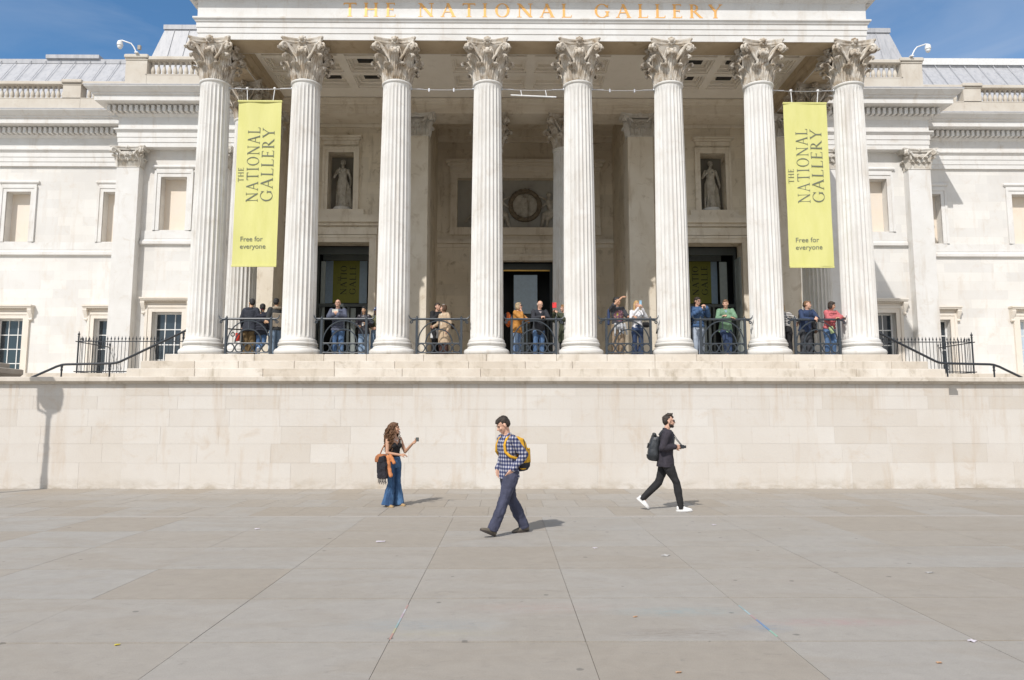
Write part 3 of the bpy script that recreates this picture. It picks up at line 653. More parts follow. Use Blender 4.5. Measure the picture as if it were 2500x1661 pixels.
# mouldings on the inner wall
im=MB()
def frame(mb,x0,x1,z0,z1,wd,y,pr,bottom=False):   # architrave around an opening
    mb.box(x0-wd,x0,y-pr,y+.02,z0,z1+wd); mb.box(x1,x1+wd,y-pr,y+.02,z0,z1+wd); mb.box(x0-.0005,x1+.0005,y-pr+.001,y+.02,z1,z1+wd-.001)
    e=wd*.35; mb.box(x0-wd-.02,x0-wd+e,y-pr-.03,y+.02,z0,z1+wd+.02); mb.box(x1+wd-e,x1+wd+.02,y-pr-.03,y+.02,z0,z1+wd+.02); mb.box(x0-wd+e,x1+wd-e,y-pr-.029,y+.02,z1+wd-e,z1+wd+.019)
    if bottom: mb.box(x0-wd,x1+wd,y-pr-.02,y+.02,z0-wd*.6,z0-.001)
for s in (-1,1):
    dcx=XC+s*7.3; ncx=XC+s*7.37
    frame(im,dcx-1.12,dcx+1.12,3.5,8.56,.26,27.3,.07); im.box(dcx-1.42,dcx+1.42,27.20,27.31,8.86,9.14)
    a,b=sorted((XC+s*4.78,XC+s*9.52))
    im.box(a,b,27.10,27.31,9.34,9.52); im.box(a,b,27.14,27.31,9.53,9.60); im.box(a,b,27.18,27.31,9.61,9.66); im.box(a,b,27.22,27.31,9.22,9.335)
    frame(im,ncx-.5,ncx+.5,9.88,12.2,.20,27.3,.05); im.box(ncx-.68,ncx+.68,27.22,27.31,12.50,12.66); im.box(ncx-.74,ncx+.74,27.14,27.31,12.665,12.74); im.box(ncx-.82,ncx+.82,27.06,27.31,12.745,12.83); im.box(ncx-.95,ncx+.95,27.2,27.31,9.665,9.875)
    im.box(a,b,27.22,27.31,13.22,13.345)
frame(im,XC-1.20,XC+1.20,3.4,8.53,.26,30.4,.07)
for x0,x1,zz,yy in ((-3.84,3.84,(9.27,9.38),30.22),(-3.84,3.84,(9.385,9.46),30.26),(-3.84,3.84,(9.10,9.265),30.34)): im.box(XC+x0,XC+x1,yy,30.41,*zz)
frame(im,XC-2.98,XC+2.98,10.0,12.22,.28,30.4,.06); im.box(XC-3.30,XC+3.30,30.26,30.41,12.52,12.72); im.box(XC-3.40,XC+3.40,30.18,30.41,12.725,12.86); im.box(XC-3.48,XC+3.48,30.08,30.41,12.865,13.0); im.box(XC-3.3,XC+3.3,30.30,30.41,9.66,9.995)
GBp(im,'inner_mouldings','inner_trim')
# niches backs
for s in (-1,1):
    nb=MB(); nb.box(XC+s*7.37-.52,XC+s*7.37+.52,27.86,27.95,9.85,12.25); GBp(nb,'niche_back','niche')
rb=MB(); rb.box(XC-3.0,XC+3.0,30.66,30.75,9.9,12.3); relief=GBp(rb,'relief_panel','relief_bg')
wr=MB(); wc=Vector((.84,30.62,11.06))
wr.tube([wc+Vector((.645*math.cos(a),-.02,.645*math.sin(a))) for a in [2*math.pi*k/48 for k in range(49)]],.105,8,flat=1.0)
rn=random.Random(4)
for k in range(150):
    a=2*math.pi*rn.random(); q=.645+(rn.random()-.5)*.19; p=wc+Vector((q*math.cos(a),-.06-.06*rn.random(),q*math.sin(a)))
    wr.ball(p,(.05,.03,.025),6,rot=Matrix.Rotation(-(a+1.2+rn.random()),3,'Y'))
wr.build('wreath',M['wreath'],relief,smooth=50)
md=MB(); md.loft([[(wc.x+.555*math.cos(2*math.pi*i/48),y,wc.z+.555*math.sin(2*math.pi*i/48)) for i in range(48)] for y in (30.63,30.665)]); md.build('medallion',M['statue'],relief)

# ---- doors
def door(cx,y,z0,z1,hw,kind):
    d=MB(); fw=.10
    d.box(cx-hw,cx-hw+fw,y,y+.12,z0,z1); d.box(cx+hw-fw,cx+hw,y,y+.12,z0,z1); d.box(cx-hw+fw,cx+hw-fw,y,y+.12,z1-.30,z1)
    d.box(cx-hw+fw,cx+hw-fw,y,y+.12,6.14,6.26); d.box(cx-.05,cx+.05,y+.002,y+.118,z0,6.14)
    for s in (-1,1):
        d.box(cx+s*hw*.5-hw*.38,cx+s*hw*.5-hw*.30,y+.02,y+.10,z0,6.14); d.box(cx+s*hw*.5+hw*.30,cx+s*hw*.5+hw*.38,y+.02,y+.10,z0,6.14)
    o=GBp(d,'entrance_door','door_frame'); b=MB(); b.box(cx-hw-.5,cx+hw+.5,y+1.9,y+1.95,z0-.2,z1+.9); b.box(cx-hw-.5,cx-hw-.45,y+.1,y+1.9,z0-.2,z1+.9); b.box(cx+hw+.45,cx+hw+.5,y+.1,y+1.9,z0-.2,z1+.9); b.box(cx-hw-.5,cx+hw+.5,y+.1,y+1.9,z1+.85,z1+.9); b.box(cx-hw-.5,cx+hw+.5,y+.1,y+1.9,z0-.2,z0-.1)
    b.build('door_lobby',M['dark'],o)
    return o
dl=door(XC-7.3,28.05,3.45,8.56,1.12,0); dr=door(XC+7.3,28.05,3.45,8.56,1.12,1); dc=door(XC,31.0,3.4,8.53,1.2,2)
def glass_reflection(par,x0,x1,blues,y,grey):  # flat coloured panels standing in for reflections in the door glass
    q=y/28.1; x0,x1=x0*q,x1*q; blues=[(a*q,c*q) for a,c in blues]; Z=lambda z:1.78+(z-1.78)*q; z0,z1=Z(6.3),Z(8.0)
    p=MB(); p.box(x0,x1,y,y+.02,z0,z1); po=p.build('poster',M['olive'],par)
    b=MB()
    for a,c in blues: b=MB(); b.box(a,c,y-.004,y+.02,z0-.02,z1); b.build('pale_stripe',M['poster_blue'],po)
    g=MB(); g.box(min(x0,blues[0][0])-.12,x1+.45 if len(blues)==1 else x1+.35,y,y+.02,Z(8.02),Z(8.30)); g.build('header_panel',M['poster_grey'],po)
    t=MB(); m=(x0+x1)/2
    serif_text(t,'NATIO',1.25,.26,.12,.4,lambda u,v,w_:(m+.0-v+.02,y-.002-w_,Z(6.62)+u),.004,1.2)
    serif_text(t,'GALLE',1.25,.26,.12,.4,lambda u,v,w_:(m+.38-v+.02,y-.002-w_,Z(6.62)+u),.004,1.2)
    if len(blues)==2: serif_text(t,'THE',.34,.12,.14,.4,lambda u,v,w_:(m-.26-v+.02,y-.002-w_,Z(7.05)+u),.004,1.2)
    t.build('poster_lettering',M['poster_ink'],po)
glass_reflection(dl,-6.92,-5.86,[(-7.22,-6.92),(-5.86,-5.56)],29.45,0); glass_reflection(dr,7.20,8.25,[(8.25,8.50)],29.45,1)
gp=MB(); gp.box(8.62,8.92,28.17,28.19,3.5,8.0); gp.build('glass_side_strip',M['poster_grey'],dr); gp=MB(); gp.box(-7.42,-7.24,28.17,28.19,3.5,8.0); gp.build('glass_side_strip',M['poster_grey'],dl); gp=MB(); gp.box(-6.2,-6.0,28.17,28.19,3.5,6.1); gp.build('glass_side_strip',M['poster_grey'],dl)
gp=MB(); gp.box(.35,1.39,31.05,31.07,6.30,8.03); gp.box(.42,.95,31.05,31.07,3.5,6.1); gp.build('pale_door_panel',M['poster_blue'],dc)
gp=MB(); gp.box(XC-1.1,XC+1.1,30.98,31.0,8.19,8.25); gp.build('brass_strip',M['brass'],dc)
# open panelled door leaf on the right
ol=MB(); X=9.20; ol.box(X,X+.06,27.45,28.04,3.5,8.05)
for z0,z1 in ((3.9,5.0),(5.2,6.1),(6.3,7.8)): ol.box(X-.02,X+.0,27.52,27.56,z0,z1); ol.box(X-.02,X,27.93,27.97,z0,z1); ol.box(X-.02,X,27.56,27.93,z0,z0+.04); ol.box(X-.02,X,27.56,27.93,z1-.04,z1)
ol.build('open_door_leaf',M['poster_grey'],dr)

# ---- wings
def wing(s):
    X=lambda o: XC+s*o
    wl=MB()
    wins=[(15.2,30.0),(18.85,32.1),(23.3,32.1),(27.75,32.1)]
    def H(o,w2,z0,z1): return (X(o)-w2,X(o)+w2,z0,z1)
    a,b=sorted((X(10.40),X(17.45))); wall(wl,a,b,3.0,13.35,30.0,[H(15.2,.63,3.45,6.2),H(15.2,.56,9.76,12.1)],.42)
    a,b=sorted((X(17.46),X(36))); wall(wl,a,b,3.0,13.35,32.1,[H(o,.63,3.45,6.2) for o,_ in wins[1:]]+[H(o,.56,9.76,12.1) for o,_ in wins[1:]],.42)
    wl.add([(X(17.46),29.9,3),(X(17.46),32.15,3),(X(17.46),32.15,13.4),(X(17.46),29.9,13.4)],[(0,1,2,3)])
    GBp(wl,'wing_wall','wall')
    e=MB(); pr=[(-.75,13.95),(-.75,13.30),(0,13.30),(0,13.50),(.025,13.505),(.025,13.72),(.05,13.725),(.05,13.93),(.08,13.95),(.12,14.02),(.15,14.03),(.15,14.09),(.02,14.10),(.02,14.62),(.08,14.66),(.14,14.72),(.14,15.01),(.20,15.04),(.72,15.06),(.72,15.29),(.80,15.32),(.80,15.37),(.88,15.41),(1.02,15.56),(1.02,15.61),(-.75,15.64)]
    p=[(X(36),32.0),(X(17.5),32.0),(X(17.5),29.6),(X(10.46),29.6)]
    if s>0: p=p[::-1]
    e.mould(p,pr)
    x=17.78
    o=10.9
    while o<17.72: a,b=sorted((X(o),X(o+.13))); e.box(a,b,29.20,29.47,14.74,15.0); o+=.235
    o=17.95
    while o<27: a,b=sorted((X(o),X(o+.13))); e.box(a,b,31.60,31.87,14.74,15.0); o+=.235
    y=29.9
    while y<31.4: a,b=sorted((X(17.63),X(17.9))); e.box(a,b,y,y+.13,14.74,15.0); y+=.235
    eo=GBp(e,'wing_entablature','trim')
    lf=MB(); lf.mould(p,[(-.3,15.642),(.98,15.615),(1.035,15.60),(1.035,15.635),(.98,15.67),(-.3,15.72)]); lf.build('lead_flashing',M['lead'],eo)
    # string course
    sc=MB()
    for a,b,y in ((10.42,12.7,30.0),(13.9,16.5,30.0),(17.6,36,32.1)):
        a,b=sorted((X(a),X(b)))
        sc.mould([(a,y),(b,y)],[(-.02,9.10),(.05,9.10),(.07,9.12),(.12,9.13),(.12,9.25),(.10,9.27),(.06,9.29),(.05,9.36),(-.02,9.37)])
        sc.box(a,b,y-.035,y+.01,9.372,9.72)
    GBp(sc,'string_course','trim')
    for o,y in wins:
        # blind upper niche
        f=MB(); x=X(o); f.box(x-.62,x+.62,y+.40,y+.46,9.7,12.15); no=GBp(f,'blind_window','niche_warm')
        f=MB(); frame(f,x-.56,x+.56,9.74,12.1,.25,y,.05); f.box(x-.80,x+.80,y-.05,y+.01,12.372,12.45)
        f.mould([(x-.82,y),(x-.82,y-.001),(x+.82,y-.001),(x+.82,y)],[(0,12.455),(.04,12.46),(.08,12.50),(.10,12.52),(.10,12.58),(.07,12.62),(0,12.63)]); f.build('surround',M['trim'],no,20)
        # sash window
        f=MB(); z0,z1=3.45,6.2; x0,x1=x-.63,x+.63; yy=y+.28
        f.box(x0,x0+.06,yy,yy+.08,z0,z1); f.box(x1-.06,x1,yy,yy+.08,z0,z1); f.box(x0+.06,x1-.06,yy,yy+.08,z1-.07,z1); f.box(x0+.06,x1-.06,yy,yy+.08,z0,z0+.08)
        for q in (1,2): f.box(x0+.42*q-.018,x0+.42*q+.018,yy+.02,yy+.06,z0+.08,z1-.07)
        for q in (1,2,3): z=z1-.07-(z1-z0-.15)*q/4; f.box(x0+.06,x1-.06,yy+.018,yy+.058,z-.02,z+.02)
        wo=GBp(f,'sash_window','white_paint')
        g=MB(); g.add([(x0,yy+.045,z0),(x1,yy+.045,z0),(x1,yy+.045,z1),(x0,yy+.045,z1)],[(0,1,2,3)]); g.build('glass',M['glass'],wo)
        if (s>0 and o>23):
            bl=MB(); bl.box(x0+.07,x1-.07,yy+.03,yy+.043,z0+.1,z1-.08); bl.build('roller_blind',plain_blind,wo)
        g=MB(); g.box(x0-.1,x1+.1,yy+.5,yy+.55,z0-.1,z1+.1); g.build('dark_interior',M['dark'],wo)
        f=MB(); frame(f,x0,x1,z0-.2,z1,.27,y,.06)
        f.box(x0-.30,x1+.30,y-.05,y+.01,6.50,6.60); f.box(x0-.36,x1+.36,y-.14,y+.01,6.605,6.66); f.box(x0-.47,x1+.47,y-.30,y+.01,6.73,6.80); f.box(x0-.44,x1+.44,y-.26,y+.01,6.665,6.728)
        k=x0-.28
        while k<x1+.2: f.box(k,k+.045,y-.19,y-.145,6.612,6.66); k+=.085
        f.build('surround',M['cream'] if o<24 else M['trim'],wo)
        for q in (-1,1):
            bx=x+q*.98; br=MB()
            br.loft([[(bx-.085,y+.0,6.66),(bx+.085,y+.0,6.66),(bx+.085,y-.24,6.66),(bx-.085,y-.24,6.66)],[(bx-.085,y,6.5),(bx+.085,y,6.5),(bx+.085,y-.23,6.5),(bx-.085,y-.23,6.5)],[(bx-.075,y,6.3),(bx+.075,y,6.3),(bx+.075,y-.10,6.3),(bx-.075,y-.10,6.3)],[(bx-.06,y,6.17),(bx+.06,y,6.17),(bx+.06,y-.06,6.17),(bx-.06,y-.06,6.17)]])
            br.tube([(bx-.09,y-.17,6.58),(bx+.09,y-.17,6.58)],.075,10); br.tube([(bx-.07,y-.07,6.16),(bx+.07,y-.07,6.16)],.055,10); br.build('bracket',M['cream'],wo,30)
    # balustrades
    bal_parts=[]
    for (a,b,y,piers) in ((16.15,10.9,28.95,[(16.1,17.0)]),(27.2,17.3,31.25,[(20.26,21.07),(26.3,27.1)])):
        m=MB(); lo,hi=sorted((X(a+ (0.0 if y<30 else 0)),X(b)))
        m.box(lo,hi,y-.02,y+.40,15.70,16.20); m.bev(lo,hi,y-.06,y+.44,16.87,17.03,.02); m.box(lo,hi,y-.03,y+.41,16.205,16.24)
        for (p,q) in piers:
            c,d=sorted((X(p),X(q))); m.box(c-.002,d+.002,y-.03,y+.43,15.68,16.9); m.bev(c-.06,d+.06,y-.12,y+.5,16.93,17.10,.03); m.box(c-.03,d+.03,y-.06,y+.46,16.86,16.925)
        bo=GBp(m,'balustrade','cream' if False else 'steps2')
        o=b+.1
        while o<a-.1:
            if not any(p-.1<o<q+.08 for p,q in piers):
                c=bpy.data.objects.new('baluster',balu_me); COL.objects.link(c); c.parent=bo; c.location=(X(o),y+.19,16.24)
            o+=.235
    # lower lead roof behind bay two
    rf=MB(); a,b=sorted((X(17.9),X(36))); zt=20.5
    rf.add([(a,33.2,16.2),(b,33.2,16.2),(b,36.2,zt),(a,36.2,zt)],[(0,1,2,3)]); rf.box(a,b,36.1,36.5,zt-.1,zt+.14)
    o=18.2
    while o<32:
        rf.tube([(X(o),33.19,16.25),(X(o-.0),36.1,zt+.03)],.016,6); o+=.78
    if s<0: rf.box(X(25.2),X(22.4),36.0,36.6,zt+.14,zt+.34)
    GBp(rf,'lead_roof','lead')
    if s>0:
        rg=MB(); rg.box(X(21.4),X(36),36.02,36.08,zt+.0,zt+.36); GBp(rg,'white_ridge_board','white_paint')
plain_blind=plain('pale_blind',(0.45,0.52,0.58),0.7)
M['steps2']=stone('balustrade_stone',(0.58,0.54,0.475),(0.52,0.47,0.40),(0.34,0.27,0.20),0.35,None,0.8,0.3,1.0)
bm=MB(); bm.lathe([(.085,0),(.085,.03),(.05,.04),(.055,.08),(.085,.16),(.092,.22),(.075,.31),(.042,.42),(.038,.50),(.055,.545),(.045,.56),(.06,.58),(.08,.60),(.08,.63)],n=12); balu_me=bm.mesh('baluster',40); balu_me.materials.append(M['steps2'])
wing(-1); wing(1)
mr=MB(); c0=1.1
mr.loft([[(c0-20.6,34.6,16.5),(c0+20.9,34.6,16.5),(c0+20.9,44,16.5),(c0-20.6,44,16.5)],[(c0-19.25,36.0,22.25),(c0+19.45,36.0,22.25),(c0+19.45,43,22.25),(c0-19.25,43,22.25)]]); mr.box(c0-19.3,c0+19.5,35.93,43,22.25,22.5)
for k in range(-24,26):
    x=k*.78; 
    if abs(x)<19: mr.tube([(c0+x*1.02,34.6,16.6),(c0+x,35.98,22.25)],.016,6)
GBp(mr,'mansard_roof','lead')
# back mass of the building (closes the volume)
bk=MB(); bk.box(-36,38,38,60,2,16.6); bk.box(XC-17.3,XC+17.3,32.5,38,14.2,16.4); bk.box(XC-40,XC+40,34,38,15.3,16.4); GBp(bk,'rear_block','wall')
# ================= BALCONY RAILINGS =================
def arcpts(cx,z0,rx,rz,n=22,a0=0,a1=180): return [(cx+rx*math.cos(R(a0+(a1-a0)*k/n)),0,z0+rz*math.sin(R(a0+(a1-a0)*k/n))) for k in range(n+1)]
def make_railing(m):
    o=empty('balcony_railing')
    for s in (-1,1):
        b=MB(); b.box(s*.67-.033,s*.67+.033,-.033,.033,0,1.10); b.ball((s*.67,0,1.13),(.05,.05,.055),8); b.ball((s*.67,0,1.19),(.02,.02,.03),6); b.build('post',m,o,40)
    b=MB(); b.tube([(-.80,0,1.12),(.80,0,1.12)],.034,8)
    for s in (-1,1):
        b.tube([(s*.78,0,1.12),(s*.86,0,1.135),(s*.905,0,1.19),(s*.915,0,1.25)],[.028,.024,.016,.006],8)
        b.tube([(s*.72,0,1.095),(s*.82,0,1.075)]+[(s*(.845-.045*math.cos(a)*(1-.5*k/10)) ,0,1.03+.045*math.sin(a)*(1-.5*k/10)) for k,a in [(k,math.pi/2-k*.62) for k in range(11)]],[.02,.02]+[.018]*11,6)
    b.build('top_rail',m,o,40)
    for z,n in ((.10,'bottom_rail'),(.385,'middle_rail')):
        b=MB(); b.tube([(-.70,0,z),(.70,0,z)],.020,8); b.build(n,m,o,40)
    for k in range(5):
        b=MB(); cx=-.67+.134+.268*k; b.tube([(cx+.118*math.cos(2*math.pi*i/20),0,.243+.128*math.sin(2*math.pi*i/20)) for i in range(21)],.019,6); b.build('ring',m,o,40)
    b=MB(); b.tube(arcpts(0,.39,.63,.68),.020,6); b.build('outer_arch',m,o,40)
    b=MB(); b.tube(arcpts(0,.39,.40,.42),.020,6); b.tube([(0,0,.81),(0,0,1.06)],.016,6); b.build('inner_arch',m,o,40)
    return o
rail=make_railing(M['grey_iron'])
gaps=[XC+2.857*(k-3) for k in range(7)]
rl=['ornate iron balcony railing in the leftmost gap between the portico columns','ornate iron balcony railing in front of the left entrance door',
 'ornate iron balcony railing in front of the couple in black and beige coats','ornate iron balcony railing in front of the middle entrance door','ornate iron balcony railing held by the boy with his arm raised',
 'ornate iron balcony railing in front of the right entrance door','ornate iron balcony railing in the rightmost gap between the portico columns']
for k,x in enumerate(gaps):
    o=rail if k==0 else copy_tree(rail); o.location=(x,21.28,FZ); o.name='balcony_railing' if k==0 else o.name
    tag(o,rl[k],'railing','iron railings between the portico columns')
# iron rings and hand rails at the portico sides
# ================= SPEAR FENCES =================
def spear():
    b=MB(); b.tube([(0,0,0),(0,0,1.32)],.0115,6); b.loft([[(r*math.cos(a),r*.5*math.sin(a),z) for a in [R(60*i) for i in range(6)]] for r,z in ((.012,1.30),(.028,1.33),(.030,1.36),(.012,1.41),(.002,1.46))]); me=b.mesh('fence_bar',40); me.materials.append(M['iron']); return me
spear_me=spear()
for s,lab in ((-1,'black spear topped iron fence on the left side of the portico'),(1,'black spear topped iron fence on the right side of the portico')):
    fo=empty('spear_fence',(XC+s*17.25,27.3,3.44)); tag(fo,lab,'fence','spear topped fences beside the portico')
    L=-s
    def bar(x,y):
        c=bpy.data.objects.new('fence_bar',spear_me); COL.objects.link(c); c.parent=fo; c.location=(x,y,-.03)
    for k in range(1,46): bar(L*.138*k,0)
    for k in range(1,26): bar(-s*(-.02+.006*k) + s*.010*k,.175*k)
    for nm,z in (('upper_rail',1.22),('lower_rail',.06)):
        b=MB(); b.box(min(0,L*6.3),max(0,L*6.3),-.008,.008,z-.018,z+.018); b.box(-.008+s*.12,.008+s*.12,.01,4.6,z-.018,z+.018); b.build(nm,M['iron'],fo)
    b=MB(); b.tube([(0,0,-.03),(0,0,1.40)],.03,8); b.lathe([(.03,1.38),(.045,1.40),(.02,1.43),(.04,1.47),(.045,1.50),(.02,1.55),(.004,1.62)],n=10); b.build('corner_post',M['iron'],fo,40)
    for x,y,e in ((2.9,0,.5),(5.1,0,.45)):
        b=MB(); b.tube([(L*x,0,1.2),(L*x,.12,.8),(L*(x-.05),e,.05)],.014,6); b.build('brace',M['iron'],fo)
# ================= HAND RAILS =================
def handrail(pts, posts, lab, z0=2.6):
    o=empty('handrail',pts[0]); tag(o,lab,'handrail','black handrails beside the side steps'); q=Vector(pts[0])
    b=MB(); sm=[]
    V=[Vector(p)-q for p in pts]
    for i,p in enumerate(V):
        if 0<i<len(V)-1:
            a=(V[i-1]-p).normalized()*.16; c=(V[i+1]-p).normalized()*.16
            sm+= [p+a, p+a*.35+c*.35*.5+Vector((0,0,0)), p+c]
        else: sm.append(p)
    b.tube(sm,.040,10); b.ball(V[0],.045,8); b.ball(V[-1],.045,8); b.build('rail',M['iron'],o,40)
    for (x,y,zt,zb) in posts:
        p=Vector((x,y,0))-Vector((q.x,q.y,0)); b=MB(); h=zt-zb
        b.lathe([(.045,0),(.045,h*.04),(.03,h*.08),(.03,h*.25),(.038,h*.30),(.026,h*.36),(.026,h*.75),(.042,h*.80),(.028,h*.84),(.04,h*.93),(.02,h)],(p.x,p.y,zb-q.z),n=12); b.build('post',M['iron'],o,40)
handrail([(-10.6,23.6,4.66),(-12.88,23.6,3.54),(-14.70,23.6,3.50),(-15.9,23.6,2.95)],[(-10.72,23.6,4.60,3.55),(-13.1,23.6,3.53,2.6),(-14.68,23.6,3.50,2.6)],'long black handrail sloping down to the left from the portico, nearer one of its pair')
handrail([(-12.0,26.8,3.46),(-13.55,26.8,3.46),(-14.1,26.8,3.2)],[(-13.3,26.8,3.44,2.6)],'short low black handrail behind the long one left of the portico')
handrail([(12.25,23.6,4.72),(14.50,23.6,3.56),(16.35,23.6,3.52),(17.5,23.6,2.95)],[(12.4,23.6,4.62,3.5),(14.75,23.6,3.54,2.6),(16.32,23.6,3.50,2.6)],'long black handrail sloping down to the right from the portico, nearer one of its pair')
handrail([(13.4,26.8,3.42),(15.1,26.8,3.42),(15.7,26.8,3.15)],[(14.9,26.8,3.40,2.6)],'short low black handrail behind the long one right of the portico')
for s,lab in ((-1,'short black stair rail behind the leftmost railing'),(1,'short black stair rail with a round post behind the rightmost railing')):
    X=XC+s*9.25; o=empty('stair_rail',(X,22.6,FZ)); tag(o,lab,'handrail')
    b=MB(); b.tube([(s*.45,0,.98),(s*.0,0,.95),(-s*.35,0,.80)],.022,8); b.build('rail',M['iron'],o,40)
    b=MB(); b.tube([(s*.0,0,0),(s*.0,0,.96)],.03,8); b.ball((0,0,.95),.045,8); b.build('post',M['grey_iron'],o,40)
    b=MB(); b.tube([(s*.30+.06*math.cos(a),0,.80+.06*math.sin(a)) for a in [R(30*k) for k in range(13)]],.015,6); b.build('ring',M['iron'],o,40)

# ================= BANNERS AND CABLES =================
def make_banner(x0,lab,shift):
    o=empty('banner',(x0,21.5,6.4)); tag(o,lab,'banner','lime banners hanging between columns'); W=1.36; Hh=5.25
    nx,nz=26,80; vs=[];fs=[]
    def yy(u,v): return .035*math.sin(u*2.3+v*1.1+shift)*(1-v*.5)+.014*math.sin(u*7+v*3)+.004*math.sin(u*11-v*5+shift)+.006*math.sin(v*16+u*3)
    for j in range(nz+1):
        for i in range(nx+1): u=i/nx; v=j/nz; vs.append((u*W,yy(u,v),v*Hh))
    for j in range(nz):
        for i in range(nx): a=j*(nx+1)+i; fs.append((a,a+1,a+nx+2,a+nx+1))
    n=len(vs); vs+=[(x,y+.006,z) for x,y,z in vs]; fs+=[(n+a,n+d,n+c,n+b_) for a,b_,c,d in fs]
    b=MB(); b.add(vs,fs); b.box(-.012,W+.012,-.03,.03,Hh-.03,Hh+.02); b.box(-.008,W+.008,-.02,.025,-.05,.01); b.build('fabric',M['banner'],o,60)
    def xf(bx):
        def f(u,v,w_):
            x=bx-v; z=u; return (x,yy(x/W,z/Hh)-.009-w_,z)
        return f
    t=MB()
    def wr(text,bx,z,width,height,gap):
        serif_text(t,text,width,height,gap,.5,lambda u,v,w_:(bx-v,yy((bx-v)/W,(z+u)/Hh)-.009-w_,z+u),.003,.85)
    wr('THE',.24,2.64,.46,.165,.16); wr('NATIONAL',.71,2.00,2.40,.37,.14); wr('GALLERY',1.16,2.00,2.38,.37,.10)
    t.build('serif_lettering',M['ink'],o)
    for word,zz in (('Free for',.755),('everyone',.525)):
        to=sans_text('lettering_line',word,.215,M['ink'],o,(.21,0,zz))
        for v in to.data.vertices: X=.21+v.co.x; Z_=zz+v.co.y; v.co.z=-(yy(X/W,Z_/Hh)-.010)+v.co.z*.2
    for q in (.28,1.08):
        s=MB(); s.tube([(q,0,Hh),(q+(.04 if q>1 else -.02),0,5.62)],.014,6); s.ball((q+(.04 if q>1 else -.02),0,5.66),(.05,.05,.045),8); s.build('strap',M['white_metal'],o,40)
    return o
make_banner(-8.41,'lime yellow banner with dark lettering hanging between the two leftmost columns',0.3)
make_banner(8.77,'lime yellow banner with dark lettering hanging between the two rightmost columns',2.0)
def cable(k,lab,bar):
    a=CX[k]+.40; b=CX[k+1]-.40; c=(a+b)/2; o=empty('cable_fixing',(a,21.5,12.07)); tag(o,lab,'cable','cable fixings between the column tops')
    m=MB(); n=14; m.tube([(t*(b-a),0,-.03*math.sin(math.pi*t)) for t in [i/n for i in range(n+1)]],.008,6); m.build('cable',M['steel'],o,40)
    m=MB(); m.tube([(.05,0,.0),(.42,0,-.01)],.017,8); m.tube([(b-a-.42,0,-.01),(b-a-.05,0,0)],.017,8); m.ball((.05,0,0),.045,8); m.ball((b-a-.05,0,0),.045,8); m.build('turnbuckle',M['steel'],o,40)
    if bar:
        m=MB(); m.tube([(c-a-.70,0,-.19),(c-a+.74,0,-.25)],.024,8)
        for q in (-.38,.40): m.tube([(c-a+q,0,-.03),(c-a+q+.03,0,-.2)],.014,6)
        m.build('hanging_bar',M['white_metal'],o,40)
    elif k not in (0,6):
        for q in (-.42,.36): 
            m=MB(); m.box(c-a+q-.02,c-a+q+.02,-.02,.02,-.09,.02); m.build('clip',M['steel'],o)
for k,l,b_ in ((0,'thin steel cable holding up the left banner',0),(2,'thin steel cable with clips between the third and fourth columns from the left',0),(3,'thin steel cable carrying an empty white bar between the two middle columns',1),(4,'thin steel cable with clips between the fifth and sixth columns from the left',0),(6,'thin steel cable holding up the right banner',0)): cable(k,l,b_)

# ================= CAMERAS ON THE PARAPET =================
for s,lab in ((-1,'white dome security camera on a bent arm above the left parapet pier'),(1,'white dome security camera on a bent arm above the right parapet pier')):
    x=XC+s*16.5; o=empty('security_camera',(x,28.8,17.10)); tag(o,lab,'security camera','security cameras on the roof parapet')
    m=MB(); m.box(-.07,.07,-.07,.07,-.0,.04); m.tube([(0,0,0),(s*.14,0,.28),(s*.25,-.02,.42),(s*.62,-.05,.54),(s*.72,-.05,.53)],.028,8); m.build('arm',M['white_metal'],o,40)
    m=MB(); m.lathe([(.02,.0),(.09,-.03),(.115,-.10),(.12,-.19),(.125,-.21),(.105,-.225)],(s*.70,-.05,.53),n=16); m.build('housing',M['white_paint'],o,40)
    m=MB(); m.ball((s*.70,-.05,.27),(.10,.10,.115),14); m.build('dome',M['white_paint'],o,60)
    if s<0: m=MB(); m.box(.04,.16,-.05,.05,.16,.34) ; m.build('bracket_box',M['pier'],o)

# ================= STONE PIER (lower left) =================
po=empty('stone_pier',(-14.62,19.3,2.6)); tag(po,'grey weathered stone pier cap behind the retaining wall at the left edge','pier')
m=MB(); m.bev(-1.25,1.02,-.75,.45,-.2,.30,.02); m.mould([(-1.25,-.75),(1.02,-.75),(1.02,.45)],[(-.05,.10),(.05,.12),(.10,.2),(.22,.30),(.27,.34),(.27,.46),(.22,.48),(-.05,.48)]); m.bev(-1.1,.95,-.68,.40,.40,.64,.02); m.build('stone_cap',M['pier'],po,30)

# ================= LAMP POST (outside the frame, its shadow falls on the wall) =================
lo=empty('street_lamp',(-13.40,14.55,0)); tag(lo,'tall lamp post with a round lantern casting its shadow on the wall','street lamp')
m=MB(); m.lathe([(.22,0),(.22,.9),(.16,1.0),(.11,1.1),(.085,3.9),(.09,4.15),(.07,4.25),(.06,4.9),(.075,4.95),(.055,5.0),(.055,5.7),(.08,5.74),(.05,5.8)],n=16); m.build('pole',M['iron'],lo,40)
m=MB(); m.tube([(-.30,0,6.2),(-.27,0,5.88),(0,0,5.76),(.27,0,5.88),(.30,0,6.2)],.030,8); m.build('lantern_bracket',M['iron'],lo,40)
m=MB(); m.ball((0,0,6.24),(.30,.30,.33),20); m.build('lantern_globe',M['pier'],lo,60); m=MB(); m.lathe([(.31,6.34),(.30,6.42),(.16,6.60),(.04,6.72)],n=16); m.build('lantern_cap',M['iron'],lo,40)

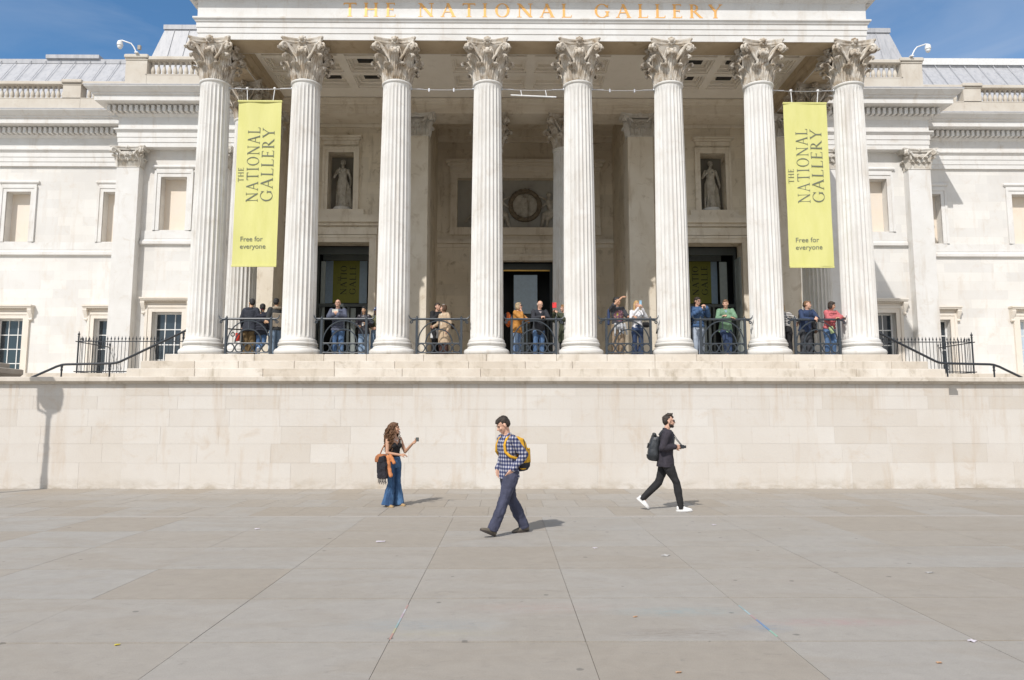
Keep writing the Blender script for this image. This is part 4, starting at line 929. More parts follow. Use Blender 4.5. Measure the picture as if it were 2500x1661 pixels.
# ================= LITTER =================
def litter(x,y,w_,d_,mat,lab,cat='litter',ang=0.,name='paper_scrap'):
    m=MB(); n=5; vs=[]
    for j in range(n):
        for i in range(n): vs.append(((i/(n-1)-.5)*w_*.8*(1+.15*math.sin(j*2.1)),(j/(n-1)-.5)*d_*.8*(1+.2*math.sin(i*1.7)),.004+.004*abs(math.sin(i*1.3+j*2.2))))
    fs=[(j*n+i,j*n+i+1,(j+1)*n+i+1,(j+1)*n+i) for j in range(n-1) for i in range(n-1)]
    q=len(vs); vs+=[(a,b,c-.004) for a,b,c in vs]; fs+=[tuple(q+k for k in f[::-1]) for f in fs]
    m.add(vs,fs); o=m.build(name,mat,None,60,(x,y,0.002)); o.rotation_euler=(0,0,ang); tag(o,lab,cat); return o
wp=plain('white_paper',(0.72,0.66,0.70),0.7); yp=plain('yellow_wrapper',(0.75,0.62,0.08),0.6); ob=plain('orange_butt',(0.60,0.36,0.20),0.7); gw=plain('dirty_white',(0.55,0.53,0.5),0.8)
litter(-1.79,10.45,.15,.10,wp,'pale pink paper square on the paving left of the walking man',ang=.1)
litter(-3.96,11.63,.09,.10,wp,'small crumpled white paper on the paving left of the woman in flared jeans',ang=.5)
litter(3.45,12.0,.08,.07,wp,'small white scrap on the paving right of the black clad walking man',ang=.2)
litter(-3.04,5.82,.045,.03,yp,'tiny yellow wrapper on the paving at lower left',ang=.3)
litter(2.06,9.39,.13,.10,gw,'off white flattened paper on the paving right of the middle',ang=.9)
litter(1.22,9.92,.07,.06,wp,'white fleck on the paving just behind and right of the walking man',ang=.4)
litter(4.86,8.35,.10,.05,gw,'long dirty white scrap on the paving at far right',ang=.2)
litter(3.72,5.86,.07,.06,wp,'white scrap on a paving joint at lower right',ang=.6)
litter(1.16,6.57,.05,.02,ob,'orange cigarette end on the paving, the farthest of three',ang=.4,cat='cigarette end',name='cigarette_end')
litter(1.21,5.18,.05,.02,ob,'orange cigarette end on the paving, the nearest of three, at the bottom edge',ang=.1,cat='cigarette end',name='cigarette_end')
litter(3.15,5.36,.045,.025,ob,'orange cigarette end on the paving at lower right, rightmost of three',ang=.0,cat='cigarette end',name='cigarette_end')
# coloured chalk left in the joints
def chalk_line(pts,cols,lab):
    o=empty('chalk_mark',(pts[0][0],pts[0][1],0.0)); tag(o,lab,'chalk mark'); n=len(cols)
    for k,c in enumerate(cols):
        m=MB(); a=Vector(pts[0])*(1-k/n)+Vector(pts[1])*(k/n)-Vector(pts[0]); b=Vector(pts[0])*(1-(k+1)/n)+Vector(pts[1])*((k+1)/n)-Vector(pts[0])
        m.box(a.x-.007,a.x+.009,min(a.y,b.y),max(a.y,b.y),0.0,.0035+.0003*k); m.build('chalk_stroke',plain('chalk_%d'%(len(bpy.data.materials)),c,0.9),o)
chalk_line([(-.93,7.0),(-.93,5.95)],[(.40,.27,.24),(.48,.46,.46),(.42,.33,.36),(.32,.37,.39),(.27,.38,.37),(.40,.37,.24),(.41,.25,.21)],'streak of red white and blue chalk along the paving joint left of centre')
chalk_line([(2.21,6.95),(2.21,6.0)],[(.28,.36,.36),(.33,.44,.46),(.40,.28,.28),(.17,.25,.42),(.16,.27,.42),(.27,.44,.34)],'streak of blue and green chalk along the paving joint right of centre')
# ================= PEOPLE AND STATUES =================
BAKE=[]
tex_fold=bpy.data.textures.new('folds','CLOUDS'); tex_fold.noise_scale=.11; tex_fold.noise_depth=2
tex_fine=bpy.data.textures.new('curls','CLOUDS'); tex_fine.noise_scale=.028; tex_fine.noise_depth=1
def sculpt(mb,name,mat,parent,voxel=.011,sm=3,disp=None,tex=None,loc=None):
    me=mb.mesh(name); me.materials.append(mat); o=bpy.data.objects.new(name,me); COL.objects.link(o); o.parent=parent
    if loc is not None: o.location=loc
    r=o.modifiers.new('r','REMESH'); r.mode='VOXEL'; r.voxel_size=voxel; r.use_smooth_shade=True
    if sm: s=o.modifiers.new('s','SMOOTH'); s.iterations=sm; s.factor=.5
    if disp: d=o.modifiers.new('d','DISPLACE'); d.texture=tex or tex_fold; d.strength=disp; d.mid_level=.5; d.texture_coords='LOCAL'
    BAKE.append(o); return o
def bake_all():
    bpy.context.view_layer.update(); dg=bpy.context.evaluated_depsgraph_get(); res=[]
    for o in BAKE: res.append(bpy.data.meshes.new_from_object(o.evaluated_get(dg)))
    for o,me in zip(BAKE,res):
        old=o.data; o.modifiers.clear(); me.name=old.name; o.data=me; me.polygons.foreach_set('use_smooth',[True]*len(me.polygons))
skinm={'fair':fabric('skin_fair',(0.56,0.33,0.235),.08,.55,.1,30),'tan':fabric('skin_tan',(0.47,0.265,0.17),.08,.55,.1,30),'asian':fabric('skin_golden',(0.50,0.30,0.18),.08,.55,.1,30)}
hairm={}
for k,c in {'black':(.012,.011,.011),'dark':(.028,.018,.012),'brown':(.075,.038,.018),'curly':(.12,.055,.022),'blond':(.42,.27,.12),'ash':(.33,.25,.15),'grey':(.32,.29,.27),'sandy':(.16,.085,.04),'ginger':(.22,.11,.035)}.items():
    m,nt_,b_=mat_base('hair_'+k,.55); g_=N(nt_,'ShaderNodeNewGeometry'); n_=noise(nt_,scaled(nt_,g_.outputs['Position'],(60,60,14)),1.2,4,.6,.6)
    nt_.links.new(ramp(nt_,n_,[(.3,tuple(x*.45 for x in c)),(.7,tuple(min(1,x*1.7) for x in c))]),b_.inputs['Base Color']); bump(nt_,b_,n_,.7,.02); hairm[k]=m
F={}
def fab(name,c,**k):
    if name not in F: F[name]=fabric(name,c,**k)
    return F[name]
def denim(name,c,hi):
    if name in F: return F[name]
    m,nt,b=mat_base(name,.9); g=N(nt,'ShaderNodeTexCoord'); v=g.outputs['Object']
    n=noise(nt,scaled(nt,v,(1.5,1.5,.5)),4,5,.6,.2); nt.links.new(ramp(nt,n,[(.36,c),(.66,hi)]),b.inputs['Base Color']); bump(nt,b,noise(nt,v,18,4,.6,.1),.5,.02); F[name]=m; return m
def plaid():
    m,nt,b=mat_base('plaid_flannel',.9); g=N(nt,'ShaderNodeTexCoord'); s=N(nt,'ShaderNodeSeparateXYZ'); nt.links.new(g.outputs['Object'],s.inputs[0])
    def band(sock,per,ph=0):
        a=N(nt,'ShaderNodeMath',operation='MULTIPLY'); nt.links.new(sock,a.inputs[0]); a.inputs[1].default_value=2*math.pi/per
        a2=N(nt,'ShaderNodeMath',operation='ADD'); nt.links.new(a.outputs[0],a2.inputs[0]); a2.inputs[1].default_value=ph
        c=N(nt,'ShaderNodeMath',operation='SINE'); nt.links.new(a2.outputs[0],c.inputs[0])
        return ramp(nt,(lambda q:q)(N_add(nt,c.outputs[0])),[(.15,(0,0,0)),(.45,(.5,.5,.5)),(.62,(.55,.55,.55)),(.85,(1,1,1))])
    ad=N(nt,'ShaderNodeMath',operation='MULTIPLY_ADD'); nt.links.new(s.outputs[1],ad.inputs[0]); ad.inputs[1].default_value=.85; nt.links.new(s.outputs[0],ad.inputs[2])
    A=band(ad.outputs[0],.056); B=band(s.outputs[2],.056)
    f=mix(nt,.5,A,B); nt.links.new(ramp(nt,f,[(.16,(.018,.024,.075)),(.45,(.075,.085,.17)),(.72,(.22,.23,.31)),(.98,(.52,.50,.50))]),b.inputs['Base Color'])
    bump(nt,b,noise(nt,g.outputs['Object'],12,4,.6,.1),.5,.025); return m
def N_add(nt,sock):
    a=N(nt,'ShaderNodeMath',operation='MULTIPLY_ADD'); nt.links.new(sock,a.inputs[0]); a.inputs[1].default_value=.5; a.inputs[2].default_value=.5; return a.outputs[0]
def stripes():
    m,nt,b=mat_base('striped_knit',.9); g=N(nt,'ShaderNodeTexCoord'); s=N(nt,'ShaderNodeSeparateXYZ'); nt.links.new(g.outputs['Object'],s.inputs[0])
    a=N(nt,'ShaderNodeMath',operation='MULTIPLY'); nt.links.new(s.outputs[2],a.inputs[0]); a.inputs[1].default_value=2*math.pi/.05
    c=N(nt,'ShaderNodeMath',operation='SINE'); nt.links.new(a.outputs[0],c.inputs[0]); nt.links.new(ramp(nt,N_add(nt,c.outputs[0]),[(.45,(.02,.02,.025)),(.55,(.6,.58,.55))]),b.inputs['Base Color']); return m
def print_tee():
    m,nt,b=mat_base('printed_tee',.9); g=N(nt,'ShaderNodeTexCoord'); v=g.outputs['Object']
    base=(.045,.045,.055)
    mp=N(nt,'ShaderNodeMapping'); mp.inputs['Location'].default_value=(0,0,-1.27/.22); mp.inputs['Scale'].default_value=(1/.22,0,1/.22); nt.links.new(v,mp.inputs[0])
    gr=N(nt,'ShaderNodeTexGradient',gradient_type='SPHERICAL'); nt.links.new(mp.outputs[0],gr.inputs[0])
    n=noise(nt,v,16,3,.6,.5); pat=ramp(nt,n,[(.36,(.30,.06,.07)),(.46,(.05,.05,.06)),(.55,(.28,.12,.22)),(.66,(.50,.42,.05))])
    nt.links.new(mix(nt,ramp(nt,gr.outputs[1],[(.15,(0,0,0)),(.25,(1,1,1))]),base,pat),b.inputs['Base Color']); return m
def hand(mb,wr,d,pn,curl,s,thumb=1,fr=.0085,spread=.0):
    wr=Vector(wr); d=Vector(d).normalized(); pn=Vector(pn); pn=(pn-d*pn.dot(d)).normalized(); sd=d.cross(pn).normalized()*thumb
    for k in range(4):
        o=(1.5-k)*.0195; kn=wr+(d*(.085-.006*abs(k-1))+sd*o)*s; mb.cap(wr+sd*o*.55*s+d*.005*s,.017*s,kn,.0135*s,8)
        l1,l2=((.040,.036),(.045,.042),(.042,.038),(.034,.028))[k]; a1=curl*(.8+.12*k); a2=a1+curl*1.1; sp=(1.5-k)*spread
        q1=kn+((d*math.cos(a1)+pn*math.sin(a1))+sd*sp)*l1*s; q2=q1+((d*math.cos(a2)+pn*math.sin(a2))+sd*sp*.5)*l2*s
        mb.cap(kn,(fr+.0015)*s,q1,fr*s,8); mb.cap(q1,fr*s,q2,(fr-.0015)*s,8)
    b0=wr+(d*.022+sd*.026)*s; b1=wr+(d*.055+sd*.058+pn*.012)*s; b2=wr+(d*.085+sd*.060+pn*.03)*s
    mb.cap(b0,.016*s,b1,(fr+.003)*s,8); mb.cap(b1,(fr+.002)*s,b2,(fr)*s,8)
def face_prims(mb,hd,s,n=12,jaw=1.0):
    def e(c,r): 
        rings=MB(); rings.ball((0,0,0),r,n,tone=.5); mb.add([hd(Vector(c)+Vector(p)) for p in rings.v],rings.f)
    e((0,-.016,.035),(.077,.096,.088)); e((0,.022,-.025),(.060,.070,.082)); e((0,.040,-.060),(.048*jaw,.046,.045)); e((0,.066,-.093),(.024,.022,.020))
    mb.cap(hd((0,.086,.012)),.0085*s,hd((0,.108,-.022)),.013*s,8); e((0,.098,-.026),(.018,.013,.011))
    e((0,.078,-.058),(.024,.013,.012)); e((-.028,.075,.030),(.024,.012,.010)); e((.028,.075,.030),(.024,.012,.010)); e((-.036,.066,-.020),(.022,.02,.022)); e((.036,.066,-.020),(.022,.02,.022))
    for q in (-1,1): e((q*.079,-.005,-.008),(.012,.020,.031))
def person(label,pos,yaw,H,pose,out,group=None,vox=.0115,name='person'):
    s=H/1.75; root=empty(name,pos,R(yaw)); tag(root,label,name,group)
    g=lambda k,d=None: pose.get(k,d)
    phi=R(g('lean',0)); psi=R(g('side',0)); twist=R(g('twist',0)); hip=g('hip',(0,0,.93)); fem=out.get('fem',False)
    def L(p): return Vector((p[0],-p[1],p[2]))*s
    def up(p):                       # torso space -> local, with lean and side bend about the hips
        l,f_,u=p; l,f_=(l*math.cos(twist*min(1,(u-.93)/.4))-f_*math.sin(twist*min(1,(u-.93)/.4)), l*math.sin(twist*min(1,(u-.93)/.4))+f_*math.cos(twist*min(1,(u-.93)/.4)))
        du=u-.93; f2=f_*math.cos(phi)+du*math.sin(phi); u2=du*math.cos(phi)-f_*math.sin(phi); l2=l*math.cos(psi)+u2*math.sin(psi); u3=u2*math.cos(psi)-l*math.sin(psi)
        return (hip[0]+l2,hip[1]+f2,hip[2]+u3)
    U=lambda p: L(up(p))
    ky=R(g('head_yaw',0)); kp=R(g('head_pitch',0)); kr=R(g('head_roll',0)); hc=up((0,g('neck_fwd',.02),1.625-.07))
    def hd(p):                       # head space -> local  (x left, y forward, z up)
        p=Vector(p); y=p.y*math.cos(kp)+p.z*math.sin(kp)*1.0; z=p.z*math.cos(kp)-p.y*math.sin(kp); x=p.x
        x,z=x*math.cos(kr)+z*math.sin(kr),z*math.cos(kr)-x*math.sin(kr)
        x,y=x*math.cos(ky)+y*math.sin(ky),y*math.cos(ky)-x*math.sin(ky)
        return L((hc[0]+x,hc[1]+y,hc[2]+z+.07))
    sh={-1:up((-(.165 if fem else .185),-.01,1.405)),1:up(((.165 if fem else .185),-.01,1.405))}
    arms={1:g('armL',((.25,-.03,1.15),(.26,.06,.90))),-1:g('armR',((-.25,-.03,1.15),(-.26,.06,.90)))}
    if g('armup'): pass
    legs={1:g('legL',((.10,.02,.50),(.10,-.01,.09),(.11,.10,.03))),-1:g('legR',((-.10,.02,.50),(-.10,-.01,.09),(-.11,.10,.03)))}
    hj={1:(hip[0]+.088,hip[1],hip[2]-.03),-1:(hip[0]-.088,hip[1],hip[2]-.03)}
    # body, one continuous surface
    b=MB(); face_prims(b,hd,s)
    b.cap(U((0,-.015,1.44)),.056*s,hd((0,-.015,-.065)),.053*s,12)
    def ring(u,rl,rf,f0=0,n=20): return [U((rl*math.cos(2*math.pi*i/n),f0+rf*math.sin(2*math.pi*i/n),u)) for i in range(n)]
    k=.93 if fem else 1.0
    tor=[(.86,.13,.09),(.93,.155,.105),(1.02,.135,.09),(1.10,.125,.085),(1.22,.145,.10),(1.32,.16,.105),(1.39,.155,.09),(1.44,.10,.065),(1.48,.05,.05)]
    b.loft([ring(u,rl*k,rf*k) for u,rl,rf in tor])
    if fem:
        for q in (-1,1): b.ball(U((q*.068,.075,1.265)),.062*s,10)
    for q in (-1,1):
        el,wr=arms[q]; b.cap(L(sh[q]),.052*s*k,L(el),.038*s*k,12); b.cap(L(el),.038*s*k,L(wr),.026*s*k,12)
        hdn=g('hand'+('L' if q>0 else 'R'),{}); d=Vector(hdn.get('dir',Vector(wr)-Vector(el))); pn=Vector(hdn.get('pn',(-q,0,0)))
        hand(b,L(wr),(d.x,-d.y,d.z),(pn.x,-pn.y,pn.z),hdn.get('curl',.45),s,hdn.get('thumb',q),.0085 if vox<.009 else .0105,hdn.get('spread',.05))
        kn,an,to=legs[q]; b.cap(L(hj[q]),.078*s*k,L(kn),.052*s*k,12); b.cap(L(kn),.052*s*k,L(an),.036*s*k,12); b.cap(L(an),.033*s,L(Vector(an).lerp(Vector(to),.45)-Vector((0,0,.012))),.024*s,10)
    body=sculpt(b,'body',skinm[out.get('skin','fair')],root,vox,2)
    # trousers / skirt
    bt=out['bottom']; m=MB(); w0=bt.get('bulk',.012)
    if not bt.get('skirt'):
        m.loft([ring(u,rl+w0,rf+w0) for u,rl,rf in ((.80,.15*k,.11),(.87,.165*k,.115),(.94,.168*k,.118),(1.0,.150*k,.105),(1.03,.145*k,.10))])
        for q in (-1,1):
            kn,an,to=legs[q]; H0=Vector(hj[q]); K=Vector(kn); A=Vector(an)
            rt,rk,rh=bt.get('r',(.098,.070,.062)); end=A+(A-K).normalized()*bt.get('drop',.0)
            pts=[H0,H0.lerp(K,.35),H0.lerp(K,.75),K,K.lerp(end,.35),K.lerp(end,.7),K.lerp(end,.93),end]
            rr=[rt,rt*.97,rk*1.08,rk,rk+(rh-rk)*.30,rk+(rh-rk)*.65,rk+(rh-rk)*.92,rh*1.0]
            N_=14; rings=[]
            for i,p in enumerate(pts):
                t=(pts[min(i+1,7)]-pts[max(i-1,0)]).normalized(); a=Vector((1,0,0)); a=(a-t*a.dot(t)).normalized(); c=t.cross(a)
                wob=1+.05*math.sin(i*2.3+q)+ (.06*math.sin(i*5.1) if i>=4 else 0)
                rings.append([L(p+(a*math.cos(2*math.pi*j/N_)+c*math.sin(2*math.pi*j/N_))*rr[i]*wob*(1+.05*math.sin(3*2*math.pi*j/N_+i))) for j in range(N_)])
            m.loft(rings); m.ball(L(H0),rt*s,12)
    else:
        m.loft([ring(u,rl,rf,g('skirt_f',0)) for u,rl,rf in ((bt.get('hem',.3),.22,.19),(.6,.20,.16),(.85,.17,.13),(1.0,.145,.105),(1.05,.13,.10))])
    sculpt(m,bt.get('name','trousers'),bt['mat'],root,max(.009,vox),2,bt.get('fold',.018))
    # shoes
    for q in (-1,1):
        kn,an,to=legs[q]; A=Vector(an); T=Vector(to); fd=(T-A); fd.z*=1.0; m=MB()
        base=Vector((A.x,A.y,A.z)); dirf=Vector((T.x-A.x,T.y-A.y,0)); 
        if dirf.length<.02: dirf=Vector((0,1,0))
        dirf.normalize(); pitch=g('pitchL' if q>0 else 'pitchR',0); dz=math.sin(R(pitch)); dh=math.cos(R(pitch)); D=Vector((dirf.x*dh,dirf.y*dh,-dz)); Zn=Vector((dirf.x*dz,dirf.y*dz,dh)); S=D.cross(Zn)
        rings=[]
        for (x,zc,w_,h_) in ((-.075,.045,.022,.035),(-.065,.045,.034,.045),(-.02,.05,.036,.052),(.05,.042,.037,.046),(.11,.030,.043,.034),(.16,.024,.042,.026),(.195,.020,.026,.018)):
            c=A+D*x+Zn*(zc-.088); rings.append([L(c+S*w_*math.cos(2*math.pi*i/12)+Zn*max(h_*math.sin(2*math.pi*i/12),-zc+.0)) for i in range(12)])
        m.loft(rings); m.cap(L(A+Zn*.015),.046*s,L(A-Zn*.03),.047*s,10)
        sh_o=sculpt(m,'shoe',out['shoe'],root,.008,2)
        so=MB(); rr=[]
        for z0 in (-.092,-.068):
            rr.append([L(A+D*(.06+.145*math.cos(a)*(1.0))+S*(.048*math.sin(a)*(1+.12*math.cos(a)))+Zn*z0) for a in [2*math.pi*i/20 for i in range(20)]])
        so.loft(rr); so.build('sole',out.get('sole',M['white_paint']),sh_o)
    # top
    tp=out['top']; bk=tp.get('bulk',.018); hem=tp.get('hem',.84); m=MB()
    us=[u for u in (hem,hem+.05,.92,.98,1.05,1.12,1.20,1.27,1.34,1.39,1.435) if u>=hem]; prof=[(.3,.21,.17),(.5,.20,.155),(.70,.19,.145),(.84,.175,.125),(.93,.165,.115),(1.02,.145,.10),(1.10,.138,.095),(1.22,.155,.108),(1.32,.172,.112),(1.39,.165,.098),(1.44,.115,.075)]
    def at_(u):
        for i in range(len(prof)-1):
            if prof[i][0]<=u<=prof[i+1][0]:
                t=(u-prof[i][0])/(prof[i+1][0]-prof[i][0]); return tuple(prof[i][j]+(prof[i+1][j]-prof[i][j])*t for j in (1,2))
        return prof[-1][1:]
    if hem<.8: us=[hem+(.92-hem)*i/6 for i in range(6)]+[u for u in us if u>=.92]
    if tp.get('quilt'):
        us=[hem+(1.42-hem)*i/56 for i in range(57)]
    rings=[]
    for u in us:
        rl,rf=at_(u); q_=(.030*abs(math.sin((u-hem)*math.pi/.095))**.7-.012) if tp.get('quilt') else 0
        fl=tp.get('flare',.0)*max(0,(1.05-u)); rings.append(ring(u,rl*k+bk+q_+fl,rf*k+bk+q_+fl+tp.get('belly',0)*math.exp(-((u-1.05)/.15)**2),0,28))
    (None if tp.get('sleeveless') else rings.append(ring(1.475,.072+bk*.4,.065+bk*.4))); m.loft(rings[:-3] if tp.get('sleeveless') else rings)
    if tp.get('sleeveless'):
        for q in (-1,1): m.tube([U((q*.09,.105,1.30)),U((q*.095,.085,1.38)),U((q*.10,.02,1.43)),U((q*.09,-.07,1.40)),U((q*.08,-.10,1.30))],.015*s,8)
    if fem and bk<.05:
        for q in (-1,1): m.ball(U((q*.068,.078,1.265)),(.066+bk*.5)*s,10)
    if not tp.get('sleeveless'):
        for q in (-1,1):
            el,wr=arms[q]; S0,E,W_=Vector(sh[q]),Vector(el),Vector(wr); r0,r1,r2=.056*k+bk*.7,.044*k+bk*.62,.032*k+bk*.55
            m.ball(L(S0),(r0+.004)*s,12)
            if tp.get('sleeve',1)>.55:
                seg=[(S0,r0),(S0.lerp(E,.3),r0*.98),(S0.lerp(E,.6),(r0+r1)/2),(S0.lerp(E,.88),r1*1.05),(E,r1*1.02),(E.lerp(W_,.2),r1*1.03),(E.lerp(W_,.5),(r1+r2)/2),(E.lerp(W_,.8),r2*1.05),(E.lerp(W_,.97),r2*1.0)]
                for (p,a),(q2,c) in zip(seg,seg[1:]): m.cap(L(p),a*s,L(q2),c*s,12)
                if tp.get('quilt'):
                    for (P0,P1) in ((S0,E),(E,W_)):
                        for i in range(4): c=P0.lerp(P1,(i+.5)/4); m.ball(L(c),(r1+.014)*s,12)
            else: m.cap(L(S0),r0*s,L(S0.lerp(E,tp['sleeve']*2)),(r1+.012)*s,12)
    if tp.get('hood'): 
        for a in range(-70,71,14): m.ball(U((.095*math.sin(R(a)),-.045-.065*math.cos(R(a)),1.455-.02*math.cos(R(a)))),.045*s,8)
    if tp.get('collar'): 
        for a in range(-125,126,20): m.cap(U((.068*math.sin(R(a)),-.015-.062*math.cos(R(a)),1.445)),.018*s,U((.062*math.sin(R(a)),-.01-.056*math.cos(R(a)),1.495 if abs(a)<100 else 1.465)),.013*s,6)
    top=sculpt(m,tp.get('name','jacket'),tp['mat'],root,.009 if tp.get('quilt') else max(.009,vox),1 if tp.get('quilt') else 2,tp.get('fold',.016))
    if tp.get('inner'):
        m=MB(); m.loft([[U((x*w_,f_*k+bk+.002+g('belly',0),u)) for x,f_ in ((-1,.055+.0),(-.5,.088),(0,.098),(.5,.088),(1,.055))]+[U((x*w_,f_*k+bk-.03,u)) for x,f_ in ((1,.055),(0,.08),(-1,.055))] for u,w_ in ((tp.get('inner_lo',1.0),.045),(1.2,.05),(1.35,.05),(1.44,.055))]); m.build('shirt_front',tp['inner'],root,60)
    if tp.get('zip'):
        m=MB(); rl=[]
        m.tube([U((0,at_(u)[1]*k+bk+.008+tp.get('belly',0)*math.exp(-((u-1.05)/.15)**2),u)) for u in [hem+.02+(1.43-hem-.02)*i/10 for i in range(11)]],.007*s,6); m.build('zip',M['iron'],top,60)
    # hair
    hs=out.get('hair','short'); hm=hairm[out.get('haircol','dark')]
    def he(mb_,c,r,n=12):
        q=MB(); q.ball((0,0,0),r,n); mb_.add([hd(Vector(c)+Vector(p)) for p in q.v],q.f)
    m=MB(); rn=random.Random(hash(label)%999 if False else len(label)*7+int(abs(pos[0])*10))
    if hs in('short','crop'):
        t=.0 if hs=='crop' else .010
        he(m,(0,-.030,.052),(.079+t*.4,.094+t*.5,.076+t)); he(m,(0,-.058,.008),(.078+t*.3,.060+t,.078)); he(m,(0,.034,.092),(.050,.048,.026+t)); he(m,(0,.062,.078),(.046,.028,.020+t*.6))
        if hs=='short':
            for _ in range(40):
                a=rn.uniform(-2.6,2.6); r_=.072*rn.random()**.5; he(m,(math.sin(a)*r_*.8,-.02+math.cos(a)*r_*1.0,.120-4.0*r_*r_*.9),(.016,.026,.014),6)
        sculpt(m,'hair',hm,root,.0075,1,.010,tex_fine)
    elif hs=='balding':
        he(m,(0,-.060,.0),(.083,.058,.062)); he(m,(0,-.04,.02),(.0795,.075,.062)); sculpt(m,'hair',hm,root,.0075,1,.004,tex_fine)
    elif hs in('bob','long','bun','cap','curly','pony'):
        he(m,(0,-.026,.052),(.089,.104,.086)); he(m,(0,-.05,.0),(.090,.074,.09)); he(m,(0,.034,.095),(.058,.045,.028))
        if hs=='bob':
            for q in (-1,1): he(m,(q*.072,-.005,-.035),(.026,.05,.08)); 
            he(m,(0,-.06,-.04),(.085,.055,.08))
        if hs in('long','cap'):
            for q in (-1,1): m.cap(hd((q*.075,-.02,.0)),.034*s,U((q*.085,.03,1.36)),.034*s,8); m.cap(hd((q*.05,-.06,.0)),.045*s,U((q*.07,-.05,1.33)),.04*s,8)
            he(m,(0,-.075,-.07),(.08,.05,.11))
        if hs=='bun': he(m,(0,-.115,-.03),(.04,.04,.045)); m.cap(hd((0,-.115,-.05)),.028*s,hd((0,-.13,-.14)),.018*s,8)
        if hs=='curly':
            for _ in range(70):
                a=rn.uniform(-2.3,2.3)+math.pi; r_=.095; he(m,(math.sin(a)*r_,-.03+math.cos(a)*r_,rn.uniform(-.06,.10)),(.026,.026,.024),6)
        sculpt(m,'hair',hm,root,.009,1,.014,tex_fine)
    elif hs=='curls_long':
        he(m,(0,-.03,.056),(.092,.108,.086)); he(m,(0,-.055,-.005),(.095,.075,.10)); he(m,(0,.034,.098),(.060,.045,.028))
        for i in range(95):
            a=rn.uniform(-2.15,2.15)+math.pi; r_=.080+.02*rn.random(); z0=.10-.16*rn.random()
            p=Vector((math.sin(a)*r_*1.05,-.025+math.cos(a)*r_,z0)); ln=.30+.22*rn.random(); pts=[]; ph=rn.random()*6; spread=.35+.35*rn.random(); amp=.014+.012*rn.random()
            e=Vector((p.x*(1.2+spread),-.055+p.y*(1.0+spread)*.9,z0-ln))
            for j in range(18):
                t=j/17; c=p.lerp(e,t)+Vector((math.sin(a),math.cos(a),0))*.05*math.sin(math.pi*min(1,t*1.3))
                c+=Vector((math.cos(ph+t*21),math.sin(ph+t*21),.4*math.sin(ph+t*17)))*amp*min(1,t*4+.1); pts.append(hd(c))
            m.tube(pts,[.0105*s*(1-.45*j/17) for j in range(18)],5)
        m.build('hair',hm,root,60)
    if hs=='cap':
        m=MB(); cpm=out['capmat']
        he(m,(0,-.018,.066),(.094,.110,.080)); rings=[]
        m.loft([[hd((x*.075,.07+y_*.11,zz-.012*x*x+ (0.02-.03*y_))) for x,y_ in ((-1,0),(-.8,.7),(-.4,1),(0,1.05),(.4,1),(.8,.7),(1,0))] for zz in (.045,.052)]); m.build('cap',cpm,root,50)
    # face details
    if g('face',True):
        for q in (-1,1):
            m=MB(); c=hd((q*.030,.0775,.010)); m.ball(c,(.0105*s,.0105*s,.007*s),8); m.build('eye',eye_m,root,60)
            m=MB(); m.tube([hd((q*.012,.0850,.032)),hd((q*.030,.0860,.037)),hd((q*.048,.076,.032))],.0036*s,5); m.build('eyebrow',hm,root,60)
        m=MB(); m.tube([hd((-.024,.083,-.060)),hd((-.008,.092,-.058)),hd((.008,.092,-.058)),hd((.024,.083,-.060))],[.003*s,.0058*s,.0058*s,.003*s],6); m.build('lips',lip_m,root,60)
    if out.get('glasses'):
        m=MB()
        for q in (-1,1): 
            z=MB()
            if out['glasses']=='sun': z.ball((0,0,0),(.027,.008,.021),10)
            else: z.tube([(.025*math.cos(R(24*i)),0,.018*math.sin(R(24*i))) for i in range(16)],.0018,5)
            m.add([hd(Vector((q*.033,.096,.008))+Vector(p)) for p in z.v],z.f); m.tube([hd((q*.060,.088,.012)),hd((q*.083,.0,.006))],.004*s,5)
        m.tube([hd((-.01,.104,.014)),hd((.01,.104,.014))],.004*s,5); m.build('sunglasses' if out['glasses']=='sun' else 'glasses',M['iron'] if out['glasses']=='sun' else glass_rim,root,60)
    if out.get('beard'):
        m=MB(); he(m,(0,.022,-.066),(.0615,.058,.050)); he(m,(0,.060,-.088),(.036,.034,.030)); he(m,(0,.083,-.047),(.022,.008,.006)); sculpt(m,'beard',hm,root,.008,1,.004,tex_fine)
    root['s_']=s
    info={'root':root,'U':U,'L':L,'hd':hd,'s':s,'top':top,'body':body}
    del root['s_']; return info
eye_m=plain('eye_dark',(.03,.018,.012),.25); lip_m=plain('lips',(.42,.16,.13),.5); glass_rim=plain('glasses_rim',(.05,.05,.06),.3)
# colours
navy=(.018,.022,.045); black=(.010,.010,.012)
jeans_b=denim('blue_denim',(.045,.095,.20),(.12,.21,.37)); jeans_d=denim('dark_denim',(.016,.030,.075),(.04,.07,.15)); jeans_l=denim('light_denim',(.18,.26,.37),(.32,.41,.52)); jeans_f=denim('flared_denim',(.016,.050,.125),(.085,.19,.36))
def rail_pos(x,y=21.74): return (x,y,FZ-.004)
LEANARM=dict(armL=((.25,.30,1.16),(.06,.49,1.19)),armR=((-.25,.30,1.16),(-.06,.48,1.19)),handL=dict(dir=(-.8,.35,.05),pn=(0,0,-1),curl=.7,thumb=1),handR=dict(dir=(.8,.35,.05),pn=(0,0,-1),curl=.7,thumb=-1))
G='people standing on the portico'
whiteshoe=plain('white_shoe',(.72,.71,.70),.6); darkshoe=plain('dark_shoe',(.02,.02,.022),.6)
